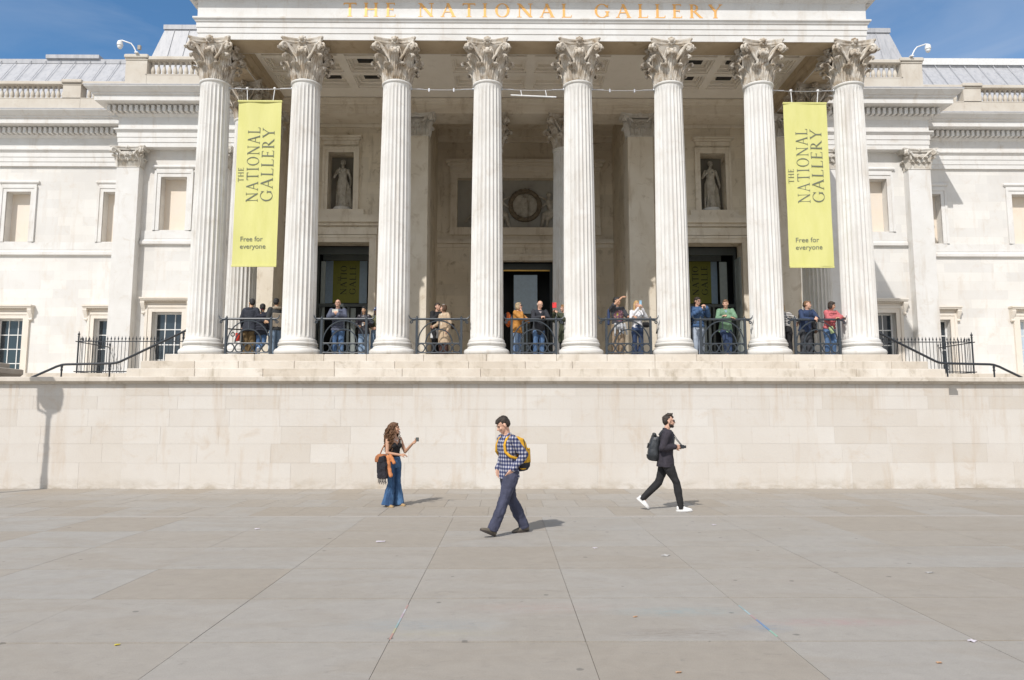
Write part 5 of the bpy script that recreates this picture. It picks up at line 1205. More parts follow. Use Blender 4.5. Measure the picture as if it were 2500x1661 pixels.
# gap 1
p=person('man in a dark parka and brown trousers seen from behind, arm around a woman',rail_pos(-7.88,21.78),168,1.82,dict(lean=3,head_yaw=55,face=False,armL=((.28,.0,1.17),(.30,.10,.93)),armR=((-.32,.02,1.16),(-.52,-.12,1.06)),handR=dict(dir=(-.9,-.1,-.3),pn=(0,1,0),curl=.2)),
  dict(skin='asian',top=dict(mat=fab('dark_parka',(.022,.026,.038)),hem=.76,bulk=.038,hood=True,fold=.03,flare=.05),bottom=dict(mat=fab('brown_corduroy',(.13,.085,.035)),r=(.115,.10,.095),drop=.03),shoe=darkshoe,hair='short',haircol='black'),G)
p=person('woman in a black puffer seen from behind, dark hair tied low with a pink band',rail_pos(-7.50,21.75),176,1.66,dict(lean=2,face=False,legR=((-.08,.02,.48),(-.02,-.22,.25),(-.02,-.20,.12)),pitchR=55),
  dict(fem=True,skin='asian',top=dict(mat=fab('black_puffer',(.012,.014,.024)),hem=.72,bulk=.045,quilt=True,fold=.008),bottom=dict(mat=jeans_b,r=(.10,.075,.075)),shoe=whiteshoe,hair='bun',haircol='black'),G)
m=MB(); m.tube([p['hd'](Vector((.028*math.cos(a),-.118+.0,-.068+.024*math.sin(a)))) for a in [R(36*i) for i in range(11)]],.011,6); m.build('hair_band',fab('pink_band',(.5,.05,.12)),p['root'],60)
p=person('young man in a dark jacket with a pale hood, half behind the second column',rail_pos(-7.10,21.86),215,1.84,dict(lean=0,head_yaw=-35,face=False,legR=((-.13,.10,.50),(-.16,.05,.09),(-.17,.15,.03))),
  dict(skin='asian',top=dict(mat=fab('black_khaki_jacket',(.03,.032,.034)),hem=.80,bulk=.035),bottom=dict(mat=jeans_l,r=(.11,.10,.10),drop=.02),shoe=darkshoe,hair='short',haircol='black'),G)
m=MB()
for a in range(-80,81,16): m.ball(p['U']((.10*math.sin(R(a)),-.05-.07*math.cos(R(a)),1.455)),.048,8)
m.loft([[p['U']((x,-.135-bk_,u)) for x in (-.15,-.05,.05,.15)]+[p['U']((x,-.115,u)) for x in (.15,-.15)] for u,bk_ in ((.88,.02),(1.1,.01),(1.3,.022))]); sculpt(m,'pale_hood',fab('khaki_cotton',(.30,.25,.19)),p['root'],.012,2)
# gap 2
p=person('bald man in a blue grey padded jacket leaning on the railing with an open book',rail_pos(-5.15),2,1.79,dict(lean=14,head_yaw=-3,head_pitch=-6,armL=((.25,.26,1.18),(.05,.42,1.25)),armR=((-.25,.26,1.18),(-.05,.42,1.25)),handL=dict(dir=(-.6,.3,.35),pn=(-.3,-.6,.4),curl=.7),handR=dict(dir=(.6,.3,.35),pn=(.3,-.6,.4),curl=.7)),
  dict(skin='fair',top=dict(mat=fab('blue_grey_padding',(.075,.085,.125)),hem=.80,bulk=.030,quilt=True,fold=.01,inner=fab('white_shirt',(.6,.6,.6)),inner_lo=1.28,collar=True),bottom=dict(mat=jeans_b,r=(.105,.08,.072)),shoe=darkshoe,hair='none',glasses='clear'),G)
bkm=MB(); c=Vector((-5.15,21.30,FZ+1.355)); bkm.loft([[c+Vector((x,y,z)) for x,z in ((-.085,-.06),(.085,-.06),(.085,.06),(-.085,.06))] for y in (-.012,.012)]); bk_o=MB()
bo=empty('open_book',tuple(c)); tag(bo,'pale paperback book held by the bald man at the railing','book')
for q in (-1,1):
    m=MB(); m.loft([[Vector((q*x,y+abs(x)*-.10,z-.0)) for x,z in ((.002,-.06),(.088,-.06),(.088,.06),(.002,.06))] for y in (-.008,.006)]); m.build('page_block',fab('book_pages',(.55,.54,.47)),bo)
p=person('black haired girl in a shiny black jacket and light jeans holding a drink',rail_pos(-4.36),-8,1.57,dict(lean=2,head_yaw=-6,head_pitch=5,armR=((-.27,.0,1.10),(-.10,.27,1.06)),armL=((.26,.02,1.12),(.16,.28,1.12)),handR=dict(dir=(.7,.6,0),pn=(.4,0,-.9),curl=.8),handL=dict(dir=(-.6,.7,.1),pn=(-.5,-.4,0),curl=.8)),
  dict(fem=True,skin='asian',top=dict(mat=fab('black_shiny_jacket',(.02,.016,.022),rough=.4),hem=.80,bulk=.035,zip=True,fold=.02,collar=True),bottom=dict(mat=jeans_l,r=(.10,.085,.10),drop=.03),shoe=whiteshoe,hair='long',haircol='black'),G)
cu=MB(); cu.lathe([(.026,0),(.034,.09),(.036,.092)],n=16); tag(cu.build('paper_cup',M['white_paint'],None,40,(-4.33,21.40,FZ+.93)),'small pale cup held by the girl in the shiny black jacket','cup')
p=person('girl in a navy baseball cap and olive top half behind the third column',rail_pos(-4.02,21.95),-12,1.58,dict(head_pitch=14,head_yaw=-8,armR=((-.24,.0,1.10),(-.10,.22,1.0)),armL=((.24,.0,1.10),(.10,.22,1.0)),handR=dict(dir=(.8,.4,0),curl=.7),handL=dict(dir=(-.8,.4,0),curl=.7)),
  dict(fem=True,skin='tan',top=dict(mat=fab('olive_top',(.12,.12,.06)),hem=.94,bulk=.018,name='top'),bottom=dict(mat=jeans_l,r=(.10,.085,.085)),shoe=darkshoe,hair='cap',haircol='dark',capmat=fab('navy_cap',(.035,.055,.13))),G)
lg=MB(); lg.ball((-4.055,21.82,FZ+1.525),(.016,.008,.018),8); lg.build('cap_badge',M['white_paint'],None,60,None); o=bpy.data.objects['cap_badge']; o.parent=p['root']; o.matrix_parent_inverse=(Matrix.Translation(p['root'].location)@Matrix.Rotation(R(-12),4,'Z')).inverted()
# gap 3
p=person('man in a black hoodie with a white shirt tail behind the woman in beige',rail_pos(-2.16,21.98),48,1.72,dict(lean=3,head_yaw=-10,armR=((-.27,.06,1.18),(-.02,.26,1.42)),armL=((.26,.02,1.14),(.22,.22,1.05)),handR=dict(dir=(.3,.5,.8),pn=(.5,-.5,0),curl=.8)),
  dict(skin='fair',top=dict(mat=fab('black_hoodie',black),hem=.92,bulk=.035,hood=True),bottom=dict(mat=fab('black_trousers',(.012,.012,.014)),r=(.11,.09,.085)),shoe=darkshoe,hair='short',haircol='dark'),G)
m=MB(); m.loft([[p['U']((rl*math.cos(a),rf*math.sin(a),u)) for a in [R(18*i) for i in range(20)]] for u,rl,rf in ((.62,.205,.155),(.75,.20,.15),(.9,.19,.14),(.96,.185,.135))]); sculpt(m,'shirt_tail',fab('white_shirt',(.6,.6,.6)),p['root'],.012,2,.02)
p=person('woman in a long beige coat over a white top, hair clipped back',rail_pos(-1.90,21.66),-42,1.62,dict(lean=0,side=-2,head_yaw=-38,head_pitch=-4,armR=((-.26,.02,1.12),(-.24,.24,1.02)),armL=((.26,-.03,1.12),(.27,.08,.88)),handR=dict(dir=(-.2,.8,-.1),curl=.5)),
  dict(fem=True,skin='fair',top=dict(mat=fab('beige_coat',(.46,.345,.235)),hem=.46,bulk=.035,name='coat',collar=True,fold=.025,inner=fab('cream_top',(.62,.56,.46)),inner_lo=.95),bottom=dict(mat=fab('brown_trousers',(.055,.025,.02)),r=(.10,.09,.09)),shoe=darkshoe,hair='bob',haircol='brown'),G)
m=MB(); m.cap(p['hd']((-.02,.02,.135)),.009,p['hd']((-.03,-.03,.15)),.009,6); m.build('hair_clip',M['white_paint'],p['root'],60)
hb=empty('handbag',(-1.63,21.70,FZ+.95)); tag(hb,'small dark brown shoulder bag beside the woman in the beige coat','handbag')
m=MB(); m.bev(-.05,.05,-.04,.04,-.09,.09,.02); m.build('bag_body',fab('brown_leather',(.04,.022,.015)),hb); m=MB(); m.tube([(-.04,0,.08),(-.03,0,.3),(-.06,0,.45)],.006,6); m.build('bag_strap',fab('brown_leather',(.04,.022,.015)),hb,60)
# gap 4
p=person('blond woman in a mustard jacket resting her chin on her hand',rail_pos(.34,21.72),62,1.70,dict(lean=5,head_yaw=4,head_pitch=-4,armR=((-.20,.28,1.18),(-.04,.19,1.42)),armL=((.22,.30,1.16),(.05,.36,1.20)),handR=dict(dir=(.2,-.2,1),pn=(.2,-1,0),curl=.9)),
  dict(fem=True,skin='fair',top=dict(mat=fab('mustard_jacket',(.42,.19,.04)),hem=.78,bulk=.038,fold=.022,flare=.08),bottom=dict(mat=denim('washed_denim',(.10,.17,.32),(.30,.40,.55)),r=(.10,.085,.085)),shoe=whiteshoe,hair='bob',haircol='ash',glasses='sun'),G)
bp=empty('backpack',(.13,21.80,FZ+1.18)); tag(bp,'small orange backpack on the woman in the mustard jacket','backpack'); m=MB(); m.ball((-.06,.02,0),(.10,.12,.24),12); m.build('bag_body',fab('orange_nylon',(.50,.11,.02)),bp,60); m=MB(); m.ball((-.13,.02,.08),(.05,.10,.12),12); m.build('front_pocket',fab('navy_nylon',navy),bp,60)
p=person('balding grey haired man in a charcoal jacket leaning on the railing with clasped hands',rail_pos(1.01),12,1.76,dict(lean=16,head_yaw=18,head_pitch=22,**LEANARM),
  dict(skin='fair',top=dict(mat=fab('charcoal_jacket',(.022,.024,.032)),hem=.72,bulk=.030,collar=True,belly=.05,inner=fab('pale_shirt',(.5,.42,.42)),inner_lo=1.22,fold=.022),bottom=dict(mat=jeans_b,r=(.105,.08,.072)),shoe=darkshoe,hair='balding',haircol='grey',glasses='clear'),G)
p=person('curly haired woman in an olive coat raising a red phone beside the fifth column',rail_pos(1.80,21.74),-50,1.64,dict(lean=2,head_yaw=-10,head_pitch=0,armR=((-.24,.20,1.22),(-.10,.36,1.45)),armL=((.24,.20,1.20),(.06,.36,1.42)),handR=dict(dir=(.1,.2,1),pn=(.8,0,0),curl=.8),handL=dict(dir=(-.2,.2,1),pn=(-.8,0,0),curl=.8)),
  dict(fem=True,skin='fair',top=dict(mat=fab('olive_coat',(.045,.052,.028)),hem=.50,bulk=.045,name='coat',fold=.03),bottom=dict(mat=fab('black_trousers',(.012,.012,.014)),r=(.10,.08,.08)),shoe=darkshoe,hair='curly',haircol='ginger'),G)
ph=empty('smartphone',(1.48,21.42,FZ+1.57),R(-15)); tag(ph,'red phone held up by the woman in the olive coat','phone'); m=MB(); m.bev(-.065,.065,-.006,.006,-.085,.085,.005); m.build('phone_case',plain('red_case',(.62,.03,.03),.4),ph); m=MB(); m.ball((-.035,-.007,.06),(.014,.005,.014),8); m.build('lens',M['iron'],ph)
# gap 5
p=person('young man in a dark printed tee shading his eyes with a raised arm',rail_pos(3.44,21.68),22,1.86,dict(lean=2,side=-3,head_yaw=28,armR=((-.24,.26,1.50),(.02,.22,1.72)),armL=((.27,.10,1.18),(.30,.38,1.16)),handR=dict(dir=(.8,.2,.35),pn=(0,-.3,-1),curl=.5),handL=dict(dir=(.1,.9,-.1),pn=(0,0,-1),curl=.7)),
  dict(skin='tan',top=dict(mat=print_tee(),hem=.92,bulk=.024,sleeve=.42,name='tee_shirt'),bottom=dict(mat=fab('khaki_trousers',(.27,.20,.135)),r=(.115,.10,.10),drop=.02),shoe=darkshoe,hair='short',haircol='black'),G)
m=MB(); m.loft([[p['U']((rl*math.cos(a),rf*math.sin(a),u)) for a in [R(18*i) for i in range(20)]] for u,rl,rf in ((.80,.20,.15),(.88,.20,.15),(.95,.18,.135),(1.0,.165,.12))])
for x,z in ((-.03,.66),(.05,.70),(-.16,.62),(.15,.66)): m.cap(p['U']((x,.14,.96)),.035,p['U']((x*1.3,.17,z)),.03,8)
sculpt(m,'tied_shirt',fab('pale_grey_cotton',(.42,.43,.45)),p['root'],.012,2,.025)
m=MB(); m.cap(p['U']((-.21,-.10,1.38)),.05,p['U']((-.25,-.08,.98)),.045,8); sculpt(m,'blue_overshirt',fab('navy_cotton',(.03,.05,.12)),p['root'],.012,2,.02)
p=person('blond woman in a white top and navy jeans raising a pale blue phone',rail_pos(4.05,21.70),8,1.76,dict(lean=-2,head_yaw=10,armR=((-.25,.16,1.20),(-.07,.34,1.48)),armL=((.25,.16,1.20),(.05,.34,1.46)),handR=dict(dir=(.15,.1,1),pn=(.8,-.2,0),curl=.9),handL=dict(dir=(-.15,.1,1),pn=(-.8,-.2,0),curl=.9)),
  dict(fem=True,skin='fair',top=dict(mat=fab('white_knit',(.64,.64,.66)),hem=.90,bulk=.020,name='top',fold=.02),bottom=dict(mat=jeans_d,r=(.098,.075,.10),drop=.03),shoe=darkshoe,hair='long',haircol='blond'),G)
ph=empty('smartphone',(4.09,21.33,FZ+1.63),R(8)); tag(ph,'pale blue phone held up by the blond woman in white','phone'); m=MB(); m.bev(-.038,.038,-.005,.005,-.075,.075,.004); m.build('phone_case',plain('blue_case',(.30,.50,.66),.3),ph); m=MB(); m.ball((-.02,-.006,.05),(.008,.004,.008),8); m.build('lens',M['iron'],ph)
hb=empty('handbag',(4.27,21.50,FZ+.98)); tag(hb,'black shoulder bag at the hip of the blond woman in white','handbag'); m=MB(); m.bev(-.10,.10,-.045,.045,-.08,.08,.02); m.build('bag_body',fab('black_leather',(.012,.012,.014)),hb); m=MB(); m.tube([(-.02,-.05,.08),(-.12,-.09,.30),(-.26,-.02,.50)],.005,6); m.build('bag_strap',fab('black_leather',(.012,.012,.014)),hb,60)
p=person('person in a dark coat almost wholly hidden behind the sixth column from the left',rail_pos(4.86,21.98),60,1.72,dict(lean=4,armR=((-.30,.06,1.12),(-.26,.26,1.10))),
  dict(skin='fair',top=dict(mat=fab('black_hoodie',black),hem=.78,bulk=.035),bottom=dict(mat=fab('black_trousers',(.012,.012,.014))),shoe=darkshoe,hair='short',haircol='dark'),G)
# gap 6
p=person('woman in sunglasses and a blue padded jacket holding a phone at chest height',rail_pos(5.92,21.70),14,1.87,dict(lean=0,head_yaw=12,head_pitch=8,armR=((-.29,.10,1.18),(-.04,.30,1.36)),armL=((.30,.08,1.20),(.12,.27,1.43)),handR=dict(dir=(.6,.2,.5),pn=(.3,-.5,0),curl=.8),handL=dict(dir=(-.6,.2,.4),pn=(-.5,-.5,0),curl=.8)),
  dict(fem=True,skin='fair',top=dict(mat=fab('blue_padding',(.045,.095,.20)),hem=.86,bulk=.034,quilt=True,hood=True,fold=.01),bottom=dict(mat=denim('pale_grey_denim',(.30,.35,.43),(.42,.47,.55)),r=(.10,.085,.085)),shoe=whiteshoe,hair='bun',haircol='dark',glasses='sun'),G)
ph=empty('smartphone',(6.03,21.36,FZ+1.47),R(20)); tag(ph,'dark phone in the hands of the woman in sunglasses','phone'); m=MB(); m.bev(-.036,.036,-.005,.005,-.07,.07,.004); m.build('phone_case',M['iron'],ph); m=MB(); m.ball((-.015,-.006,.05),(.008,.004,.008),8); m.build('lens',M['grey_iron'],ph)
p=person('man in a green jacket leaning on the railing with folded arms',rail_pos(6.79,21.76),-10,1.80,dict(lean=14,head_yaw=-20,head_pitch=8,armL=((.26,.28,1.17),(.0,.44,1.22)),armR=((-.26,.30,1.16),(.08,.48,1.16)),handL=dict(dir=(-.9,.2,0),pn=(0,-.3,-1),curl=.3),handR=dict(dir=(.9,.1,-.2),pn=(0,0,-1),curl=.3),legR=((-.02,.16,.50),(.02,.02,.13),(.05,.14,.04)),pitchR=35),
  dict(skin='fair',top=dict(mat=fab('green_jacket',(.15,.26,.165)),hem=.78,bulk=.032,hood=True,fold=.022,inner=fab('pale_blue_shirt',(.35,.48,.6)),inner_lo=1.25),bottom=dict(mat=jeans_d,r=(.105,.085,.075)),shoe=whiteshoe,hair='short',haircol='sandy'),G)
# gap 7
p=person('blond woman in a black and white striped top, turned away beside the seventh column',rail_pos(8.68,21.80),170,1.70,dict(lean=6,side=8,face=False,armR=((-.33,-.04,1.20),(-.40,.20,1.10)),handR=dict(dir=(-.2,.9,-.2),curl=.4)),
  dict(fem=True,skin='fair',top=dict(mat=stripes(),hem=.96,bulk=.020,name='top',sleeve=.5),bottom=dict(mat=fab('black_trousers',(.012,.012,.014)),r=(.11,.085,.075)),shoe=whiteshoe,hair='bob',haircol='blond'),G)
p=person('man with cropped hair in a navy jacket leaning on the rightmost railing',rail_pos(9.26,21.74),8,1.77,dict(lean=15,head_yaw=42,head_pitch=4,armL=((.26,.28,1.16),(.08,.47,1.19)),armR=((-.26,.28,1.15),(-.02,.49,1.12)),handL=dict(dir=(-.3,.7,-.3),pn=(-.5,0,-1),curl=.9),handR=dict(dir=(.8,.3,-.2),pn=(0,0,-1),curl=.9)),
  dict(skin='fair',top=dict(mat=fab('navy_jacket',(.022,.040,.095)),hem=.80,bulk=.032,collar=True,fold=.02,zip=True),bottom=dict(mat=fab('grey_work_trousers',(.045,.047,.055)),r=(.11,.09,.085)),shoe=darkshoe,hair='crop',haircol='sandy'),G)
p=person('dark haired man in black standing just behind the man in the navy jacket',rail_pos(9.50,22.15),20,1.82,dict(head_yaw=20),
  dict(skin='tan',top=dict(mat=fab('black_hoodie',black),hem=.78,bulk=.035),bottom=dict(mat=fab('black_trousers',(.012,.012,.014)),r=(.11,.09,.085)),shoe=darkshoe,hair='short',haircol='black'),G)
p=person('woman in a coral pink padded jacket and blue jeans leaning on the rightmost railing',rail_pos(10.0,21.73),12,1.74,dict(lean=14,head_yaw=38,head_pitch=14,armL=((.25,.30,1.17),(.0,.47,1.19)),armR=((-.25,.30,1.17),(.10,.48,1.22)),handL=dict(dir=(-.9,.2,0),pn=(0,0,-1),curl=.5),handR=dict(dir=(.9,0,-.3),pn=(0,0,-1),curl=.4),legL=((.06,.10,.50),(.12,-.02,.09),(.14,.1,.03))),
  dict(fem=True,skin='tan',top=dict(mat=fab('coral_padding',(.46,.12,.13)),hem=.90,bulk=.036,quilt=True,hood=True,fold=.01,zip=True),bottom=dict(mat=jeans_b,r=(.105,.085,.075)),shoe=darkshoe,hair='bob',haircol='dark'),G)
gb=MB(); gb.bev(-.07,.07,-.02,.02,-.11,.11,.015); tag(gb.build('small_pouch',fab('pale_green_cloth',(.34,.42,.22)),None,None,(9.93,21.42,FZ+.82)),'small pale green pouch hanging in front of the woman in the coral jacket','bag'); bpy.data.objects['small_pouch'].rotation_euler=(0,R(-20),0)
rbg=empty('shopping_bag',(-8.15,21.55,FZ+.62)); tag(rbg,'small red paper bag hanging beside the man in the dark parka','bag'); m=MB(); m.loft([[(-.055,-.03,-.14),(.055,-.03,-.14),(.055,.03,-.14),(-.055,.03,-.14)],[(-.06,-.035,.10),(.06,-.035,.10),(.06,.035,.10),(-.06,.035,.10)]]); m.build('bag_body',fab('red_paper',(.42,.03,.015)),rbg); m=MB(); m.tube([(-.03,0,.09),(0,0,.19),(.03,0,.09)],.005,6); m.build('bag_strap',M['white_paint'],rbg,60)

# ================= THE THREE PEOPLE ON THE PAVING =================
V1=.0065
# walking man in plaid
pm_=person('man in a navy plaid shirt walking left with his hands in his pockets',(0.05,11.08,0),-62,1.80,
  dict(lean=5,head_pitch=30,neck_fwd=.05,head_yaw=-6,hip=(0,0,.915),armL=((.25,-.13,1.17),(.185,.045,.955)),armR=((-.25,-.04,1.165),(-.175,.10,.955)),handL=dict(dir=(-.50,.42,-.85),pn=(-1,0,0),curl=.1),handR=dict(dir=(.50,.20,-.85),pn=(1,0,0),curl=.1),
   legL=((.09,.13,.505),(.09,.31,.115),(.10,.42,.10)),legR=((-.09,-.10,.495),(-.08,-.30,.098),(-.09,-.18,.03)),pitchL=-24,pitchR=4),
  dict(skin='fair',top=dict(mat=plaid(),hem=.84,bulk=.022,name='plaid_shirt',collar=True,fold=.034),bottom=dict(mat=fab('slate_trousers',(.044,.047,.080),bs=.7,wr=9,var=.3),r=(.112,.082,.080),drop=.035,fold=.034),shoe=plain('brown_trail_shoe',(.13,.11,.085),.8),sole=plain('trail_sole',(.045,.035,.03),.8),hair='short',haircol='dark'),None,V1)
def stubble(p,c=(.10,.06,.045)): pass
def backpack(P_,lab,mats,f0,depth,u0,u1,w_,roll=False):
    U_=P_['U']; root=P_['root']; o=empty('backpack',root.location,root.rotation_euler.z); tag(o,lab,'backpack')
    m=MB(); N_=20; rings=[]
    lev=[(0,.72),(.04,.9),(.2,1.0),(.5,1.04),(.75,.98),(.92,.82),(1.0,.5)] if not roll else [(0,.8),(.05,.95),(.3,1.0),(.6,1.0),(.85,.92),(1.0,.80)]
    for t,k_ in lev:
        u=u0+(u1-u0)*t
        rings.append([U_((w_*k_*math.copysign(abs(math.cos(a))**.6,math.cos(a)), f0-depth*.5*k_-depth*.5*k_*math.copysign(abs(math.sin(a))**.7,math.sin(a))+ (.03*t), u)) for a in [2*math.pi*i/N_ for i in range(N_)]])
    m.loft(rings); sculpt(m,'bag_body',mats[0],o,.009,2,.018)
    m=MB()
    if roll:
        m.cap(U_((-w_*.85,f0-depth*.45,u1+.03)),.035,U_((w_*.85,f0-depth*.45,u1+.03)),.035,10); m.ball(U_((0,f0-depth*.45,u1-.01)),(w_*.8,.06,.05),10)
    else: 
        m.loft([[U_((w_*.78*math.cos(a),f0-depth*1.02-.035*abs(math.sin(a))*1-.0+.02*(1-abs(math.sin(a))),u)) for a in [R(15*i-180) for i in range(13)]]+[U_((w_*.7*math.cos(R(a)),f0-depth*.6,u)) for a in (0,180)] for u in (u0+.10,u0+.2,u0+.32)])
    sculpt(m,'roll_top' if roll else 'front_pocket',mats[1] if roll else mats[0],o,.009,2,.012)
    m=MB(); rings=[]
    for t,k_ in ((-.02,.6),(.0,.80),(.1,.99),(.22,1.03)):
        u=u0+(u1-u0)*t; rings.append([U_((w_*k_*1.02*math.copysign(abs(math.cos(a))**.6,math.cos(a)), f0-depth*.5*k_-depth*.52*k_*math.copysign(abs(math.sin(a))**.7,math.sin(a)), u)) for a in [2*math.pi*i/N_ for i in range(N_)]])
    m.loft(rings); m.build('bottom_panel',mats[1],o,60)
    for q in (-1,1):
        m=MB(); pts=[(q*.10,f0+.0,1.36),(q*.105,-.08,1.440),(q*.112,-.01,1.460),(q*.118,.060,1.425),(q*.125,.108,1.34),(q*.145,.112,1.24),(q*.175,.05,1.17),(q*.18,-.05,1.13),(q*.14,f0,1.10)]
        cur=[]
        for i in range(len(pts)-1):
            for j in range(4): t=j/4; cur.append(Vector(U_(pts[i])).lerp(Vector(U_(pts[i+1])),t))
        cur.append(Vector(U_(pts[-1]))); m.tube(cur,.021,8,flat=1.0); m.build('shoulder_strap',mats[2],o,60)
    m=MB(); m.tube([U_((-w_*.8,f0-depth*.90,u0+.30)),U_((0,f0-depth*1.0,u0+.22)),U_((w_*.8,f0-depth*.90,u0+.30))],.010,6); m.tube([U_((w_*.9,f0-depth*.55,u0+.02)),U_((w_*1.02,f0-depth*.55,u0+.3)),U_((w_*.9,f0-depth*.5,u1-.05))],.007,6); m.build('compression_strap',M['iron'],o,60)
    return o
mustard=fab('mustard_nylon',(.62,.33,.02),bs=.5); dgrey=fab('dark_grey_nylon',(.022,.024,.03))
backpack(pm_,'mustard yellow backpack with a dark base worn by the man in the plaid shirt',(mustard,dgrey,mustard),-.125,.20,.93,1.44,.135)
# dark collar tee under the shirt
m=MB(); m.ball(pm_['U']((0,.060,1.42)),(.045,.045,.06),10); m.build('tee_shirt',fab('black_tee',(.008,.008,.01)),pm_['root'],60)
for s_,q in ((1,-.0),): pass
# man in black, walking right
pr_=person('bearded man in sunglasses, dark clothes and white trainers walking right past the wall',(3.12,13.78,0),82,1.84,
  dict(lean=4,hip=(0,-.05,.915),neck_fwd=.03,head_yaw=4,head_pitch=0,armR=((-.25,-.12,1.14),(-.15,.11,1.16)),armL=((.24,-.05,1.14),(.12,.14,1.14)),handR=dict(dir=(.30,.8,-.05),pn=(.9,0,.0),curl=.75),handL=dict(dir=(-.35,.8,.0),pn=(-.9,0,0),curl=.7),
   legR=((-.09,.13,.51),(-.09,.19,.098),(-.09,.34,.03)),legL=((.09,-.18,.49),(.09,-.46,.215),(.09,-.39,.10)),pitchL=42,pitchR=-2),
  dict(skin='fair',top=dict(mat=fab('plum_black_jacket',(.030,.025,.034),bs=.7),hem=.80,bulk=.034,collar=True,fold=.02),bottom=dict(mat=fab('black_jeans',(.014,.013,.014),bs=.6),r=(.100,.070,.056),drop=.05),shoe=whiteshoe,hair='crop',haircol='dark',glasses='sun',beard=True),None,V1)
m=MB(); q=MB(); q.ball((0,0,0),(.056,.070,.028),10); m.add([pr_['hd'](Vector((0,.0,.118))+Vector(p_)) for p_ in q.v],q.f)
for i in range(26): 
    a=i*2.4; m.ball(pr_['hd']((.034*math.sin(a),.02+.045*math.cos(a),.136+.008*math.sin(i))),(.014,.014,.018),6)
sculpt(m,'hair_top',hairm['dark'],pr_['root'],.0075,1,.012,tex_fine)
backpack(pr_,'dark grey roll top backpack worn by the man walking right',(fab('slate_tarpaulin',(.030,.033,.038),rough=.5,bs=.8,wr=8),fab('slate_tarp_dark',(.016,.018,.021),rough=.5),dgrey),-.13,.21,.90,1.34,.145,True)
cmo=empty('camera_on_strap',(3.37,13.71,1.21)); tag(cmo,'small black camera on a neck strap in the hands of the man walking right','camera')
m=MB(); m.bev(-.035,.035,-.05,.05,-.035,.035,.008); m.build('camera_body',M['iron'],cmo); m=MB(); m.tube([(.03,0,0),(.075,0,0)],.026,12); m.build('lens',M['iron'],cmo,40)
m=MB(); m.tube([(0,-.045,.02),(-.10,-.06,.14),(-.20,-.05,.30)],.0065,6); m.tube([(0,.045,.02),(-.10,.05,.14),(-.20,.05,.30)],.0065,6); m.build('neck_strap',M['grey_iron'],cmo,60)
# woman in flared jeans
pw=person('woman with long curly hair, black vest and flared jeans holding out a small object',(-2.25,14.52,0),48,1.66,
  dict(lean=-1,head_yaw=30,head_pitch=-2,armR=((-.22,.04,1.12),(-.03,.24,1.08)),armL=((.225,.09,1.13),(.24,.34,1.33)),handR=dict(dir=(.6,.5,.05),pn=(0,-.5,-.8),curl=.5),handL=dict(dir=(.05,.7,.35),pn=(-.6,0,.3),curl=.65),
   legL=((.085,.02,.49),(.135,.0,.085),(.15,.12,.03)),legR=((-.085,.02,.49),(-.145,.0,.085),(-.16,.12,.03))),
  dict(fem=True,skin='tan',top=dict(mat=fab('black_vest',(.008,.008,.010)),hem=1.0,bulk=.006,name='vest_top',sleeveless=True,fold=.008),bottom=dict(mat=jeans_f,r=(.092,.074,.132),drop=.055,bulk=.006,name='flared_jeans'),shoe=plain('tan_shoe',(.42,.28,.13),.7),sole=plain('tan_sole',(.3,.22,.13),.8),hair='curls_long',haircol='curly'),None,V1)
# necklace and neckline skin patch
m=MB(); m.tube([pw['U']((.055*math.sin(R(a)),.045+.045*math.cos(R(a)),1.435-.06*math.cos(R(a)))) for a in range(-90,91,15)],.004,5); m.ball(pw['U']((0,.105,1.365)),.014,6); m.build('necklace',M['white_metal'],pw['root'],60)
m=MB(); m.tube([pw['U'](x) for x in ((.10,.02,1.45),(.105,.10,1.36),(.09,.125,1.2),(.06,.13,1.08),(.02,.17,1.04))],.011,6); m.build('pale_strap',fab('cream_cord',(.55,.50,.42)),pw['root'],60)
do=empty('compact_object',tuple(Matrix.Translation(pw['root'].location)@Matrix.Rotation(R(48),4,'Z')@pw['L']((.245,.455,1.40)))); tag(do,'small dark grey box shaped object in the outstretched hand of the curly haired woman','gadget')
m=MB(); m.bev(-.031,.031,-.014,.014,-.040,.040,.006); m.build('casing',plain('dark_grey_plastic',(.05,.055,.05),.5),do)
m=MB(); m.box(-.025,.025,-.017,-.0145,-.032,.032); m.build('screen',plain('grey_face',(.09,.10,.095),.3),do)
# bag, scarf and sweater over her right hip
Wm=Matrix.Translation(pw['root'].location)@Matrix.Rotation(R(48),4,'Z')
hb=empty('handbag',pw['root'].location,R(48)); tag(hb,'black and tan handbag hanging at the hip of the curly haired woman','handbag')
U_=pw['U']
m=MB(); m.loft([[U_((-.27+dx_,f_,u)) for dx_,f_ in ((-.06,-.17),(.05,-.19),(.07,.05),(-.05,.09))] for u in (.72,.75,.95,1.02)]); sculpt(m,'bag_body',fab('black_leather',(.012,.012,.014)),hb,.009,4,.01)
m=MB(); m.loft([[U_((-.27+dx_*k_,-.06+(f_)*k_,u)) for dx_,f_ in ((-.09,-.13),(.07,-.14),(.09,.11),(-.08,.14))] for u,k_ in ((.93,1.0),(1.0,1.02),(1.06,.9),(1.10,.6))]); sculpt(m,'tan_flap',fab('tan_leather',(.30,.11,.04)),hb,.009,4,.012)
m=MB(); m.tube([U_((-.30,-.10,1.08)),U_((-.24,-.08,1.22)),U_((-.16,-.04,1.36)),U_((-.10,-.02,1.44))],.013,6); m.build('bag_strap',fab('tan_leather',(.30,.11,.04)),hb,60)
sc=empty('black_scarf',pw['root'].location,R(48)); tag(sc,'black fringed scarf draped over the handbag of the curly haired woman','scarf')
